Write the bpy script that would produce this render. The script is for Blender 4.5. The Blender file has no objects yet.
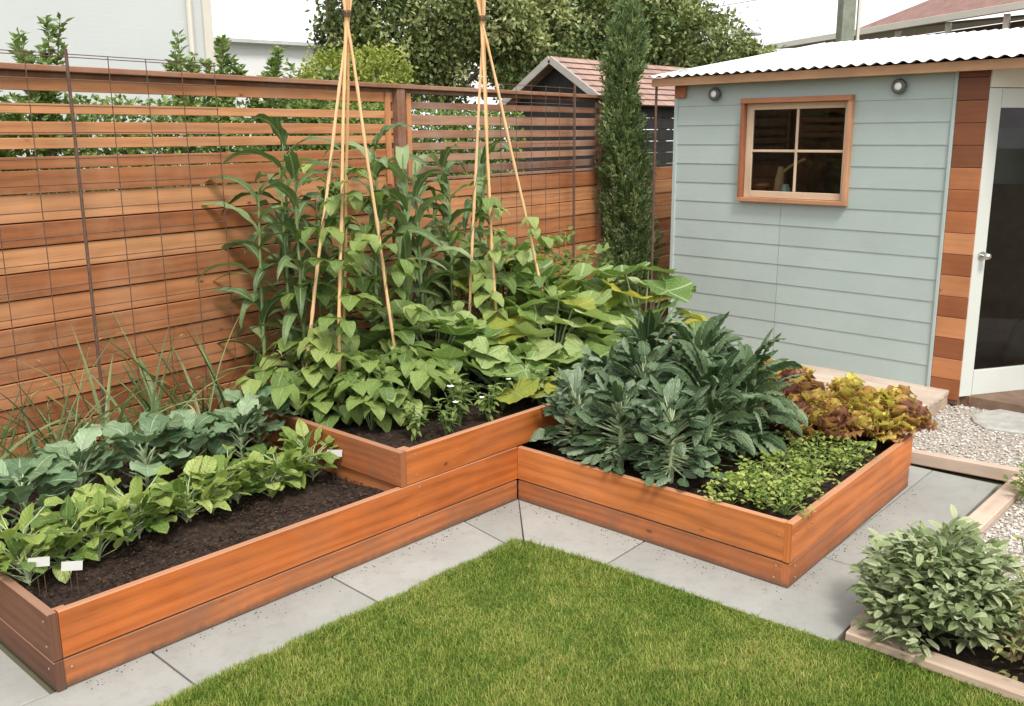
import bpy, math, random
import numpy as np
from mathutils import Vector, Matrix
R = math.radians
PI = math.pi
random.seed(7); rng = np.random.default_rng(7)
S = bpy.context.scene
COL = S.collection

# ------------------------------------------------------------------ camera
cam = bpy.data.cameras.new('camera'); co = bpy.data.objects.new('camera', cam); COL.objects.link(co)
cam.sensor_width = 36; cam.lens = 951.8 / 1024 * 36; cam.clip_end = 2000; cam.clip_start = .05
_y, _t, _r = R(42.435), R(-12.878), R(-.433)
_f = Vector((math.cos(_y)*math.cos(_t), math.sin(_y)*math.cos(_t), math.sin(_t)))
_s = Vector((math.sin(_y), -math.cos(_y), 0)); _u = _s.cross(_f)
_s2 = _s*math.cos(_r) + _u*math.sin(_r); _u2 = _u*math.cos(_r) - _s*math.sin(_r)
co.matrix_world = Matrix(((_s2.x, _u2.x, -_f.x, -1.427), (_s2.y, _u2.y, -_f.y, -4.060), (_s2.z, _u2.z, -_f.z, 2.404), (0, 0, 0, 1)))
S.camera = co
S.render.resolution_x = 1024; S.render.resolution_y = 706

# ------------------------------------------------------------------ sky, sun, exposure
SUN_DIR = Vector((-.50, -.75, 1.25)).normalized()          # towards the sun
elev = math.asin(SUN_DIR.z)
w = bpy.data.worlds.new('World'); S.world = w; w.use_nodes = True
nt = w.node_tree; bg = nt.nodes['Background']
sky = nt.nodes.new('ShaderNodeTexSky'); sky.sky_type = 'NISHITA'; sky.sun_disc = False
sky.sun_elevation = elev; sky.sun_rotation = math.atan2(SUN_DIR.x, SUN_DIR.y)
sky.air_density = 1.0; sky.dust_density = 5.0; sky.ozone_density = 1.0
hs = nt.nodes.new('ShaderNodeHueSaturation'); hs.inputs['Saturation'].default_value = .14
nt.links.new(sky.outputs[0], hs.inputs['Color']); 
# a bright, even veil of high cloud over the clear sky
cl = nt.nodes.new('ShaderNodeMix'); cl.data_type = 'RGBA'; tcw = nt.nodes.new('ShaderNodeTexCoord'); cn = nt.nodes.new('ShaderNodeTexNoise'); cn.inputs['Scale'].default_value = 1.6; cn.inputs['Detail'].default_value = 5
cr = nt.nodes.new('ShaderNodeMapRange'); cr.inputs[1].default_value = .3; cr.inputs[2].default_value = .7; cr.inputs[3].default_value = .72; cr.inputs[4].default_value = .95
nt.links.new(tcw.outputs['Generated'], cn.inputs['Vector']); nt.links.new(cn.outputs['Fac'], cr.inputs[0]); nt.links.new(cr.outputs[0], cl.inputs[0])
nt.links.new(hs.outputs[0], cl.inputs[6]); cl.inputs[7].default_value = (4.2, 4.25, 4.3, 1); nt.links.new(cl.outputs[2], bg.inputs['Color'])
bg.inputs['Strength'].default_value = .15
sun = bpy.data.lights.new('sun', 'SUN'); sun.energy = 1.25; sun.angle = R(14); sun.color = (1, .95, .87)
so = bpy.data.objects.new('sun', sun); COL.objects.link(so)
so.rotation_euler = SUN_DIR.to_track_quat('Z', 'Y').to_euler()
S.view_settings.view_transform = 'Standard'; S.view_settings.look = 'None'
S.view_settings.gamma = 1; S.view_settings.exposure = 1.3
S.view_settings.use_curve_mapping = False

# ------------------------------------------------------------------ mesh builder
class MB:
    def __init__(s): s.v = []; s.f = []; s.uv = []; s.a = []; s.n = 0
    def add(s, verts, faces, uvs, var):
        """verts Nx3, faces Mxk, uvs per vertex Nx2, var scalar"""
        verts = np.asarray(verts, float).reshape(-1, 3)
        s.v.append(verts); s.f.append(np.asarray(faces, int) + s.n)
        s.uv.append(np.asarray(uvs, float).reshape(-1, 2))
        s.a.append(np.full(len(verts), var) if np.isscalar(var) else np.asarray(var, float)); s.n += len(verts)
    def build(s, name, mat, parent=None, local=False, smooth=False, label=None, cat=None, group=None, kind=None):
        V = np.concatenate(s.v)
        if parent is not None and not local:
            M = np.array((Matrix.Translation(parent.location) @ parent.rotation_euler.to_matrix().to_4x4()).inverted()) \
                if parent.parent is None else np.array((Matrix.Translation(parent.parent.location) @ parent.parent.rotation_euler.to_matrix().to_4x4()).inverted())
            V = V @ M[:3, :3].T + M[:3, 3]
        me = bpy.data.meshes.new(name)
        loops = np.concatenate([f.ravel() for f in s.f]); tot = np.concatenate([np.full(len(f), f.shape[1]) for f in s.f])
        me.vertices.add(len(V)); me.vertices.foreach_set('co', V.ravel())
        me.loops.add(len(loops)); me.loops.foreach_set('vertex_index', loops.astype(np.int32))
        me.polygons.add(len(tot)); st = np.concatenate([[0], np.cumsum(tot)[:-1]])
        me.polygons.foreach_set('loop_start', st.astype(np.int32)); me.polygons.foreach_set('loop_total', tot.astype(np.int32))
        me.update(calc_edges=True)
        uvl = me.uv_layers.new(name='UVMap'); UV = np.concatenate(s.uv)[loops]; uvl.data.foreach_set('uv', UV.ravel())
        at = me.attributes.new('var', 'FLOAT', 'POINT'); at.data.foreach_set('value', np.concatenate(s.a))
        me.polygons.foreach_set('use_smooth', np.full(len(tot), bool(smooth)))
        me.materials.append(mat)
        o = bpy.data.objects.new(name, me); COL.objects.link(o)
        if parent is not None: o.parent = parent
        tag(o, label, cat, group, kind)
        return o

def tag(o, label=None, cat=None, group=None, kind=None):
    if label: o['label'] = label
    if cat: o['category'] = cat
    if group: o['group'] = group
    if kind: o['kind'] = kind
def thing(name, label, cat, loc=(0, 0, 0), rz=0, group=None):
    o = bpy.data.objects.new(name, None); COL.objects.link(o); o.location = loc; o.rotation_euler = (0, 0, rz)
    o.empty_display_size = .1
    tag(o, label, cat, group); return o
def dup(root, loc, rz, label, sc=1.0, group=None):
    r = root.copy(); COL.objects.link(r); r.location = loc; r.rotation_euler = (0, 0, rz); r.scale = (sc,)*3
    r['label'] = label
    if group: r['group'] = group
    for ch in [c for c in KIDS.get(root, [])]:
        c = ch.copy(); COL.objects.link(c); c.parent = r
    return r
KIDS = {}
def keep(root, *ch): KIDS[root] = list(ch); return root

def bar(mb, p0, p1, wd, th, up=(0, 0, 1), bev=.004, var=None):
    """rectangular board p0->p1, wd along up, th across, chamfered edges"""
    p0 = Vector(p0); p1 = Vector(p1); d = (p1-p0); L = d.length; d.normalize(); up = Vector(up)
    t = d.cross(up).normalized(); up = t.cross(d).normalized()
    if var is None: var = random.random()
    b = min(bev, wd*.3, th*.3); a, c = wd/2, th/2
    sec = [(-a+b, -c), (a-b, -c), (a, -c+b), (a, c-b), (a-b, c), (-a+b, c), (-a, c-b), (-a, -c+b)]
    off = random.random()*37
    vs, uv = [], []
    per = [0]
    for i in range(8):
        q = sec[(i+1) % 8]; per.append(per[-1]+math.hypot(q[0]-sec[i][0], q[1]-sec[i][1]))
    for k, P in enumerate((p0, p1)):
        for i in range(9):
            s_ = sec[i % 8]; vs.append(P + up*s_[0] + t*s_[1]); uv.append((off+k*L, off*1.7+per[i]))
    fs = [(i, i+1, 9+i+1, 9+i) for i in range(8)]
    mb.add([tuple(v) for v in vs], [(a_, d_, c_, b_) for a_, b_, c_, d_ in fs], uv, var)
    for k, P in enumerate((p0, p1)):
        vs = [P + up*s_[0] + t*s_[1] for s_ in sec]
        uv = [(off+s_[0]*.4+7, off+s_[1]*3) for s_ in sec]
        mb.add([tuple(v) for v in vs], [tuple(range(8)) if k == 0 else tuple(range(7, -1, -1))], uv, var)
def box(mb, lo, hi, var=None, bev=.003):
    lo = Vector(lo); hi = Vector(hi); dm = hi-lo; c = (lo+hi)/2
    ax = max(range(3), key=lambda i: dm[i])
    if ax == 2: bar(mb, (c.x, c.y, lo.z), (c.x, c.y, hi.z), dm.x, dm.y, (1, 0, 0), bev, var)
    elif ax == 0: bar(mb, (lo.x, c.y, c.z), (hi.x, c.y, c.z), dm.z, dm.y, (0, 0, 1), bev, var)
    else: bar(mb, (c.x, lo.y, c.z), (c.x, hi.y, c.z), dm.z, dm.x, (0, 0, 1), bev, var)
def tube(mb, pts, r, n=6, var=.5, caps=True):
    pts = [Vector(p) for p in pts]; m = len(pts)
    rr = [r]*m if np.isscalar(r) else list(r)
    vs, uv = [], []; L = 0; prev = None
    for i, p in enumerate(pts):
        d = (pts[min(i+1, m-1)]-pts[max(i-1, 0)]).normalized()
        if prev is None: t = d.cross(Vector((0, 0, 1)) if abs(d.z) < .9 else Vector((1, 0, 0))).normalized()
        else: t = (prev - d*prev.dot(d)).normalized()
        prev = t; b = d.cross(t)
        if i: L += (p-pts[i-1]).length
        for k in range(n+1):
            a = 2*PI*k/n; vs.append(tuple(p+(t*math.cos(a)+b*math.sin(a))*rr[i])); uv.append((L, k/n*.3))
    fs = [(i*(n+1)+k, i*(n+1)+k+1, (i+1)*(n+1)+k+1, (i+1)*(n+1)+k) for i in range(m-1) for k in range(n)]
    mb.add(vs, fs, uv, var)
    if caps and rr[-1] > .002:
        for i in (0, m-1): mb.add(vs[i*(n+1):i*(n+1)+n], [tuple(range(n))], uv[i*(n+1):i*(n+1)+n], var)

PROF = {
 'ovate': lambda v: np.clip(v*9, 0, 1)**.6*np.clip(1-v, 0, 1)**.62*1.25*np.clip(.55+v*1.6, 0, 1),
 'heart': lambda v: np.clip(np.sin(PI*np.clip(v, 0, 1)**.56), 0, 1)**.72*(1-.12*v),
 'strap': lambda v: np.clip(v*6, .25, 1)**.5*np.clip((1-v)*1.9, 0, 1)**.75,
 'oblong': lambda v: np.clip(np.sin(PI*np.clip(v, 0, 1)**.85), 0, 1)**.55,
 'spoon': lambda v: .22+.9*np.clip(np.sin(PI*np.clip((v-.25)/.75, 0, 1)**.8), 0, 1)**.6*(v > .25)+.0*v,
 'lobed': lambda v: (np.clip(np.sin(PI*v**.95), 0, 1)**.5)*(.86+.15*np.cos(2*PI*v*3.5+.4)),
 'round': lambda v: .16+.92*np.clip(np.sin(PI*np.clip(v, 0, 1)**1.35), 0, 1)**.6*(.95+.06*np.cos(2*PI*v*4.5)),
 'needle': lambda v: 1-v**2,
}
def leaf(mb, b, az, pitch, L, W, prof='ovate', arch=1., fold=.15, ruf=0., freq=3, roll=0., var=None, nv=7, nu=4, curl=0., twist=0., edge=0., rp=2, zmin=None):
    v = np.linspace(0, 1, nv+1); u = np.linspace(-1, 1, nu+1)
    th = pitch - arch*v; thm = (th[1:]+th[:-1])/2
    f = np.array([math.cos(az), math.sin(az), 0.]); k = np.array([0, 0, 1.]); s = np.array([math.sin(az), -math.cos(az), 0.])
    c = np.zeros((nv+1, 3)); c[1:] = np.cumsum((np.cos(thm)[:, None]*f+np.sin(thm)[:, None]*k)*L/nv, 0)
    n = -np.sin(th)[:, None]*f+np.cos(th)[:, None]*k
    ro = roll + twist*v
    s2 = s[None]*np.cos(ro)[:, None]+n*np.sin(ro)[:, None]; n2 = n*np.cos(ro)[:, None]-s[None]*np.sin(ro)[:, None]
    hw = np.clip(PROF[prof](v), .03, 2)*W/2; hw[-1] *= .5
    ph = random.random()*6.28
    U = u[None, :]*np.ones((nv+1, 1)); V_ = v[:, None]*np.ones((1, nu+1))
    h = fold*np.abs(U)*hw[:, None] - curl*U**2*hw[:, None] + ruf*np.sin(2*PI*freq*V_+ph+(U > 0)*1.7)*np.abs(U)**rp*hw[:, None]
    ww = hw[:, None]*(1+edge*np.sin(2*PI*freq*1.9*V_+ph)*np.abs(U))
    P = np.asarray(b, float)+c[:, None, :]+s2[:, None, :]*(U*ww)[..., None]+n2[:, None, :]*h[..., None]
    if zmin is not None: P[..., 2] = np.where(P[..., 2] < zmin, zmin+(P[..., 2]-zmin)*.12, P[..., 2])
    idx = np.arange((nv+1)*(nu+1)).reshape(nv+1, nu+1)
    F = np.stack([idx[:-1, :-1], idx[:-1, 1:], idx[1:, 1:], idx[1:, :-1]], -1).reshape(-1, 4)
    uv = np.stack([(U+1)/2, V_], -1).reshape(-1, 2)
    mb.add(P.reshape(-1, 3), F, uv, random.random() if var is None else var)
    return P[-1, nu//2]
def palm(mb, b, az, tilt, Rd, lobes=5, depth=.22, bowl=.25, ruf=.08, var=None, seg=30, nr=4, roll=0., tooth=.04):
    """broad palmate leaf, petiole joins at b near the rim notch; az = outward direction, tilt = slope of the blade"""
    th = np.linspace(-PI, PI, seg+1)
    rad = 1-depth*(.5-.5*np.cos(th*lobes))*(1-np.exp(-((np.abs(th))/2.9)**8)*0)
    rad *= 1-.85*np.exp(-((PI-np.abs(th))/.22)**2)
    rad *= 1+tooth*np.sin(th*23+random.random()*6)
    ph = random.random()*6.28; rr = np.linspace(0, 1, nr+1)
    T, Q = np.meshgrid(th, rr)
    X = Q*rad[None]*np.cos(T)*Rd+.25*Rd; Y = Q*rad[None]*np.sin(T)*Rd
    Zz = bowl*Rd*Q**2 + ruf*Rd*np.sin(T*5+ph)*Q**2 + .05*Rd*Q*np.cos(T*lobes) - .18*(X/Rd)**2*Rd
    f = np.array([math.cos(az), math.sin(az), 0.]); k = np.array([0, 0, 1.]); s = np.array([math.sin(az), -math.cos(az), 0.])
    ct, st = math.cos(tilt), math.sin(tilt); F_ = f*ct+k*st; N = k*ct-f*st
    cr, sr = math.cos(roll), math.sin(roll); s2 = s*cr+N*sr; N2 = N*cr-s*sr
    P = np.asarray(b, float)+X[..., None]*F_+Y[..., None]*s2+Zz[..., None]*N2
    idx = np.arange((nr+1)*(seg+1)).reshape(nr+1, seg+1)
    F = np.stack([idx[:-1, :-1], idx[:-1, 1:], idx[1:, 1:], idx[1:, :-1]], -1).reshape(-1, 4)
    fr = (T*lobes/(2*PI)) % 1.; dv = np.minimum(fr, 1-fr)*2*PI/lobes*Q*1.6
    uv = np.stack([.5+dv*.5, Q], -1).reshape(-1, 2)
    mb.add(P.reshape(-1, 3), F, uv, random.random() if var is None else var)
def cards(mb, P, D, N, L, W, var):
    """numpy batch of folded leaflets: 6 verts, 2 quads each"""
    m = len(P); S_ = np.cross(D, N); S_ /= np.linalg.norm(S_, axis=1)[:, None]+1e-9; N = np.cross(S_, D)
    L = np.broadcast_to(L, m)[:, None]; W = np.broadcast_to(W, m)[:, None]
    a = P; b_ = P+D*L*.45+S_*W*.5+N*W*.15; c = P+D*L; d = P+D*L*.45-S_*W*.5+N*W*.15
    V = np.stack([a, b_, c, d], 1).reshape(-1, 3)
    o = np.arange(m)[:, None]*4
    mb.add(V, np.concatenate([o+np.array([[0, 1, 2]]), o+np.array([[0, 2, 3]])]), np.tile([[.5, 0], [1, .5], [.5, 1], [0, .5]], (m, 1)), np.repeat(var, 4))
def rdir(m, up=0.):
    d = rng.normal(size=(m, 3)); d[:, 2] += up; return d/np.linalg.norm(d, axis=1)[:, None]

# ------------------------------------------------------------------ materials
def mk(name):
    m = bpy.data.materials.new(name); m.use_nodes = True; t = m.node_tree
    return m, t, t.nodes['Principled BSDF'], (lambda k: t.nodes.new('ShaderNode'+k)), t.links.new
def ramp(t, pts):
    r = t.nodes.new('ShaderNodeValToRGB'); e = r.color_ramp.elements
    while len(e) < len(pts): e.new(.5)
    for x, (p, c) in zip(e, pts): x.position = p; x.color = (*c, 1) if len(c) == 3 else c
    return r
def mixc(t, a, b, fac, mode='MIX'):
    n = t.nodes.new('ShaderNodeMix'); n.data_type = 'RGBA'; n.blend_type = mode
    for sock, val in ((n.inputs[0], fac), (n.inputs[6], a), (n.inputs[7], b)):
        if isinstance(val, bpy.types.NodeSocket): t.links.new(val, sock)
        elif isinstance(val, (int, float)): sock.default_value = val
        else: sock.default_value = (*val, 1)
    return n.outputs[2]
def noise(t, scale, detail=4, rough=.55, vec=None):
    n = t.nodes.new('ShaderNodeTexNoise'); n.inputs['Scale'].default_value = scale; n.inputs['Detail'].default_value = detail; n.inputs['Roughness'].default_value = rough
    if vec is not None: t.links.new(vec, n.inputs['Vector'])
    return n
def bump(t, bsdf, h, strength, dist=.01):
    b = t.nodes.new('ShaderNodeBump'); b.inputs['Strength'].default_value = strength; b.inputs['Distance'].default_value = dist
    t.links.new(h, b.inputs['Height']); t.links.new(b.outputs[0], bsdf.inputs['Normal']); return b
def math_(t, op, a, b=None, c=None):
    n = t.nodes.new('ShaderNodeMath'); n.operation = op
    for i, v in enumerate((a, b, c)):
        if v is None: continue
        if isinstance(v, bpy.types.NodeSocket): t.links.new(v, n.inputs[i])
        else: n.inputs[i].default_value = v
    return n.outputs[0]

def wood(name, cols, rough=.6, knots=.5, grain=1., wear=None, wearamt=0., dirt=0., coat=0., topw=None):
    """cols: three board colours; grain follows UV u along the board"""
    m, t, B, N, L = mk(name)
    uv = N('UVMap'); uv.uv_map = 'UVMap'; at = N('Attribute'); at.attribute_name = 'var'
    comb = N('VectorMath'); comb.operation = 'MULTIPLY'; comb.inputs[1].default_value = (1.3, 9, 1); L(uv.outputs[0], comb.inputs[0])
    base = ramp(t, [(0, cols[0]), (.5, cols[1]), (1, cols[2])]); L(at.outputs['Fac'], base.inputs[0])
    warp = noise(t, .9, 3, .5, comb.outputs[0])
    g1 = N('TexWave'); g1.wave_type = 'BANDS'; g1.bands_direction = 'Y'; g1.inputs['Scale'].default_value = .55; g1.inputs['Distortion'].default_value = 11; g1.inputs['Detail'].default_value = 3; g1.inputs['Detail Scale'].default_value = .7
    L(comb.outputs[0], g1.inputs['Vector'])
    fine = N('VectorMath'); fine.operation = 'MULTIPLY'; fine.inputs[1].default_value = (4, 95, 1); L(uv.outputs[0], fine.inputs[0])
    g2 = noise(t, 1., 5, .7, fine.outputs[0])
    big = noise(t, 1.7, 3, .6, uv.outputs[0])
    gm = math_(t, 'MULTIPLY_ADD', g1.outputs['Fac'], .30*grain, math_(t, 'MULTIPLY', g2.outputs['Fac'], .62*grain))
    gm = math_(t, 'ADD', gm, math_(t, 'MULTIPLY', math_(t, 'SUBTRACT', warp.outputs['Fac'], .5), .8*grain))
    r = ramp(t, [(.10, (1.25, 1.2, 1.15)), (.5, (1, 1, 1)), (.95, (.62, .54, .50))]); L(gm, r.inputs[0])
    c = mixc(t, base.outputs[0], r.outputs[0], .85, 'MULTIPLY')
    br = ramp(t, [(.3, (.72, .70, .68)), (.6, (1.1, 1.1, 1.1))]); L(big.outputs['Fac'], br.inputs[0])
    c = mixc(t, c, br.outputs[0], .7, 'MULTIPLY')
    f3 = N('VectorMath'); f3.operation = 'MULTIPLY'; f3.inputs[1].default_value = (2.2, 190, 1); L(uv.outputs[0], f3.inputs[0])
    g3 = noise(t, 1., 3, .6, f3.outputs[0]); s3 = ramp(t, [(.56, (1, 1, 1)), (.66, (.66, .58, .54)), (.80, (.50, .42, .38))]); L(g3.outputs['Fac'], s3.inputs[0])
    c = mixc(t, c, s3.outputs[0], .62*grain, 'MULTIPLY')
    # knots
    ks = N('VectorMath'); ks.operation = 'MULTIPLY'; ks.inputs[1].default_value = (4.2, 8.5, 1); L(uv.outputs[0], ks.inputs[0])
    vo = N('TexVoronoi'); vo.inputs['Scale'].default_value = 1.; vo.inputs['Randomness'].default_value = 1; L(ks.outputs[0], vo.inputs['Vector'])
    kr = ramp(t, [(.05, (1, 1, 1)), (.09, (.4, .4, .4)), (.14, (0, 0, 0))]); L(vo.outputs['Distance'], kr.inputs[0])
    vcol = N('SeparateColor'); L(vo.outputs['Color'], vcol.inputs[0])
    kk = math_(t, 'MULTIPLY', kr.outputs[0], math_(t, 'GREATER_THAN', vcol.outputs[0], 1-knots*.34))
    c = mixc(t, c, tuple(x*.22 for x in cols[0]), math_(t, 'MULTIPLY', kk, .85))
    if wear:
        geo = N('NewGeometry'); wn = noise(t, 2.3, 6, .7, geo.outputs['Position'])
        wr = ramp(t, [(.45, (0, 0, 0)), (.65, (1, 1, 1))]); L(wn.outputs['Fac'], wr.inputs[0])
        c = mixc(t, c, wear, math_(t, 'MULTIPLY', wr.outputs[0], wearamt))
    if topw:
        g_ = N('NewGeometry'); sn = N('SeparateXYZ'); L(g_.outputs['True Normal'], sn.inputs[0]); c = mixc(t, c, topw, math_(t, 'MULTIPLY', math_(t, 'GREATER_THAN', sn.outputs[2], .6), .6))
    if dirt:
        geo = N('NewGeometry'); sx = N('SeparateXYZ'); L(geo.outputs['Position'], sx.inputs[0])
        dn = noise(t, 26, 7, .8, geo.outputs['Position'])
        k1 = math_(t, 'SUBTRACT', math_(t, 'MULTIPLY', dn.outputs['Fac'], .075), math_(t, 'MULTIPLY_ADD', sx.outputs[2], 1., -.012))
        dr = ramp(t, [(0, (0, 0, 0)), (.04, (1, 1, 1))]); L(k1, dr.inputs[0])
        c = mixc(t, c, (.07, .055, .04), math_(t, 'MULTIPLY', dr.outputs[0], dirt))
    L(c, B.inputs['Base Color']); 
    rr = ramp(t, [(0, (rough-.08,)*3), (1, (rough+.15,)*3)]); L(g2.outputs['Fac'], rr.inputs[0]); L(rr.outputs[0], B.inputs['Roughness'])
    B.inputs['Specular IOR Level'].default_value = .35
    if coat: B.inputs['Coat Weight'].default_value = coat; B.inputs['Coat Roughness'].default_value = .35
    bump(t, B, gm, .22, .003)
    return m

def leafmat(name, c0, c1, c2, vein=None, rough=.5, transl=.25, crinkle=0., cscale=60., veinw=.06, spec=.4, obj=.25, side=0.):
    m, t, B, N, L = mk(name)
    at = N('Attribute'); at.attribute_name = 'var'; oi = N('ObjectInfo')
    f = math_(t, 'ADD', at.outputs['Fac'], math_(t, 'MULTIPLY', math_(t, 'SUBTRACT', oi.outputs['Random'], .5), obj))
    tc = N('TexCoord'); n1 = noise(t, 35, 3, .6, tc.outputs['Object'])
    f = math_(t, 'ADD', f, math_(t, 'MULTIPLY', math_(t, 'SUBTRACT', n1.outputs['Fac'], .5), .5))
    r = ramp(t, [(.05, c0), (.5, c1), (.95, c2)]); L(f, r.inputs[0]); c = r.outputs[0]
    uv = N('UVMap'); uv.uv_map = 'UVMap'; sx = N('SeparateXYZ'); L(uv.outputs[0], sx.inputs[0])
    au = math_(t, 'ABSOLUTE', math_(t, 'MULTIPLY_ADD', sx.outputs[0], 2, -1))
    hsock = None
    if vein:
        mr = N('MapRange'); mr.inputs[1].default_value = veinw*.4; mr.inputs[2].default_value = veinw*1.6; mr.inputs[3].default_value = 1; mr.inputs[4].default_value = 0; L(au, mr.inputs[0])
        # side veins: slanted stripes
        sv = math_(t, 'FRACT', math_(t, 'MULTIPLY', math_(t, 'SUBTRACT', sx.outputs[1], math_(t, 'MULTIPLY', au, .28)), 7.))
        sv = math_(t, 'ABSOLUTE', math_(t, 'SUBTRACT', sv, .5))
        mr2 = N('MapRange'); mr2.inputs[1].default_value = .02; mr2.inputs[2].default_value = .13; mr2.inputs[3].default_value = .45; mr2.inputs[4].default_value = 0; L(sv, mr2.inputs[0])
        vv = math_(t, 'MAXIMUM', mr.outputs[0], math_(t, 'MULTIPLY', mr2.outputs[0], 1+side))
        c = mixc(t, c, vein, math_(t, 'MULTIPLY', vv, .75))
        hsock = math_(t, 'MULTIPLY', vv, -.6)
    if crinkle:
        cn = noise(t, cscale, 3, .6, tc.outputs['Object']); ch = math_(t, 'MULTIPLY', cn.outputs['Fac'], 1.)
        hsock = math_(t, 'ADD', hsock, ch) if hsock is not None else ch
    L(c, B.inputs['Base Color']); B.inputs['Roughness'].default_value = rough; B.inputs['Specular IOR Level'].default_value = spec
    if hsock is not None: bump(t, B, hsock, .5+crinkle*.5, .004+crinkle*.006)
    tr = N('BsdfTranslucent'); tcx = mixc(t, c, (1., 1.25, .45), .55, 'MULTIPLY'); L(tcx, tr.inputs[0])
    gain = N('Mix'); mx = N('MixShader'); mx.inputs[0].default_value = transl
    out = t.nodes['Material Output']; L(B.outputs[0], mx.inputs[1]); L(tr.outputs[0], mx.inputs[2]); L(mx.outputs[0], out.inputs[0])
    return m
def plain(name, col, rough=.6, metal=0., var=.15, nscale=8., bmp=0., bscale=60., spec=.5):
    m, t, B, N, L = mk(name)
    geo = N('NewGeometry'); n = noise(t, nscale, 5, .6, geo.outputs['Position'])
    r = ramp(t, [(.25, tuple(x*(1-var) for x in col)), (.75, tuple(min(1, x*(1+var)) for x in col))]); L(n.outputs['Fac'], r.inputs[0])
    L(r.outputs[0], B.inputs['Base Color']); B.inputs['Roughness'].default_value = rough; B.inputs['Metallic'].default_value = metal
    B.inputs['Specular IOR Level'].default_value = spec
    if bmp: bn = noise(t, bscale, 5, .6, geo.outputs['Position']); bump(t, B, bn.outputs['Fac'], bmp, .005)
    return m

M = {}
M['bed'] = wood('stained_cedar', ((.38, .092, .018), (.46, .135, .030), (.53, .19, .055)), .48, .7, 1.2, dirt=.7, wear=(.33, .15, .08), wearamt=.22, topw=(.42, .25, .16))
M['bedlow'] = wood('stained_cedar_lower', ((.32, .098, .032), (.40, .140, .048), (.46, .185, .072)), .6, .9, 1.1, dirt=.7, wear=(.20, .10, .06), wearamt=.6, topw=(.36, .20, .12))
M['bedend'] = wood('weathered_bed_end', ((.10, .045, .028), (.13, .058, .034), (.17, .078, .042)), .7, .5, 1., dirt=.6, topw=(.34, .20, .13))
M['fence'] = wood('fence_cedar', ((.28, .098, .036), (.405, .168, .068), (.51, .245, .110)), .6, .6, 1.1, wear=(.42, .24, .14), wearamt=.35)
M['fencedk'] = wood('fence_cedar_weathered', ((.17, .078, .045), (.25, .115, .066), (.34, .175, .105)), .7, .5, 1.0, wear=(.33, .27, .22), wearamt=.4)
M['accent'] = wood('accent_cedar', ((.115, .040, .018), (.30, .105, .040), (.44, .20, .09)), .5, .2, .6)
M['winwood'] = wood('window_cedar', ((.24, .085, .04), (.36, .17, .09), (.44, .24, .14)), .6, .1, .7)
M['fascia'] = wood('fascia_wood', ((.33, .18, .10), (.38, .22, .125), (.4, .24, .14)), .65, .1, .6)
M['deck'] = wood('weathered_deck', ((.36, .29, .24), (.41, .34, .285), (.45, .38, .32)), .7, .2, .5)
M['timber'] = wood('timber_edging', ((.38, .29, .22), (.44, .34, .27), (.48, .38, .31)), .75, .3, .7)
M['cane'] = wood('bamboo_cane', ((.55, .32, .15), (.64, .40, .20), (.70, .46, .26)), .5, .0, .5)
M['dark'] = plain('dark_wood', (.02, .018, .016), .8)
M['blackslat'] = plain('black_stained_board', (.022, .021, .02), .7, var=.4)
M['steel'] = plain('rusty_wire', (.12, .07, .05), .7, .3, .4, 40)
M['metal'] = plain('brushed_metal', (.55, .54, .52), .3, 1., .1)
M['screw'] = plain('screw_metal', (.6, .55, .48), .4, .8, .1)
M['white'] = plain('cream_paint', (.60, .57, .49), .5, var=.05, nscale=3)
M['doorwhite'] = plain('white_door_paint', (.52, .54, .50), .42, var=.04, nscale=3)

M['inner'] = plain('bare_timber_lining', (.16, .10, .065), .8, var=.3)
def siding_mat():
    m, t, B, N, L = mk('pale_blue_siding')
    at = N('Attribute'); at.attribute_name = 'var'; geo = N('NewGeometry')
    r = ramp(t, [(0, (.335, .400, .385)), (1, (.375, .440, .425))]); L(at.outputs['Fac'], r.inputs[0])
    n = noise(t, 1.4, 6, .7, geo.outputs['Position']); rr = ramp(t, [(.3, (.93, .93, .92)), (.7, (1.04, 1.04, 1.03))]); L(n.outputs['Fac'], rr.inputs[0])
    c = mixc(t, r.outputs[0], rr.outputs[0], 1., 'MULTIPLY'); L(c, B.inputs['Base Color']); B.inputs['Roughness'].default_value = .62
    uv = N('UVMap'); uv.uv_map = 'UVMap'; fine = N('VectorMath'); fine.operation = 'MULTIPLY'; fine.inputs[1].default_value = (6, 90, 1); L(uv.outputs[0], fine.inputs[0])
    g = noise(t, 1, 4, .6, fine.outputs[0]); bump(t, B, g.outputs['Fac'], .35, .003)
    return m
M['siding'] = siding_mat()

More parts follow.
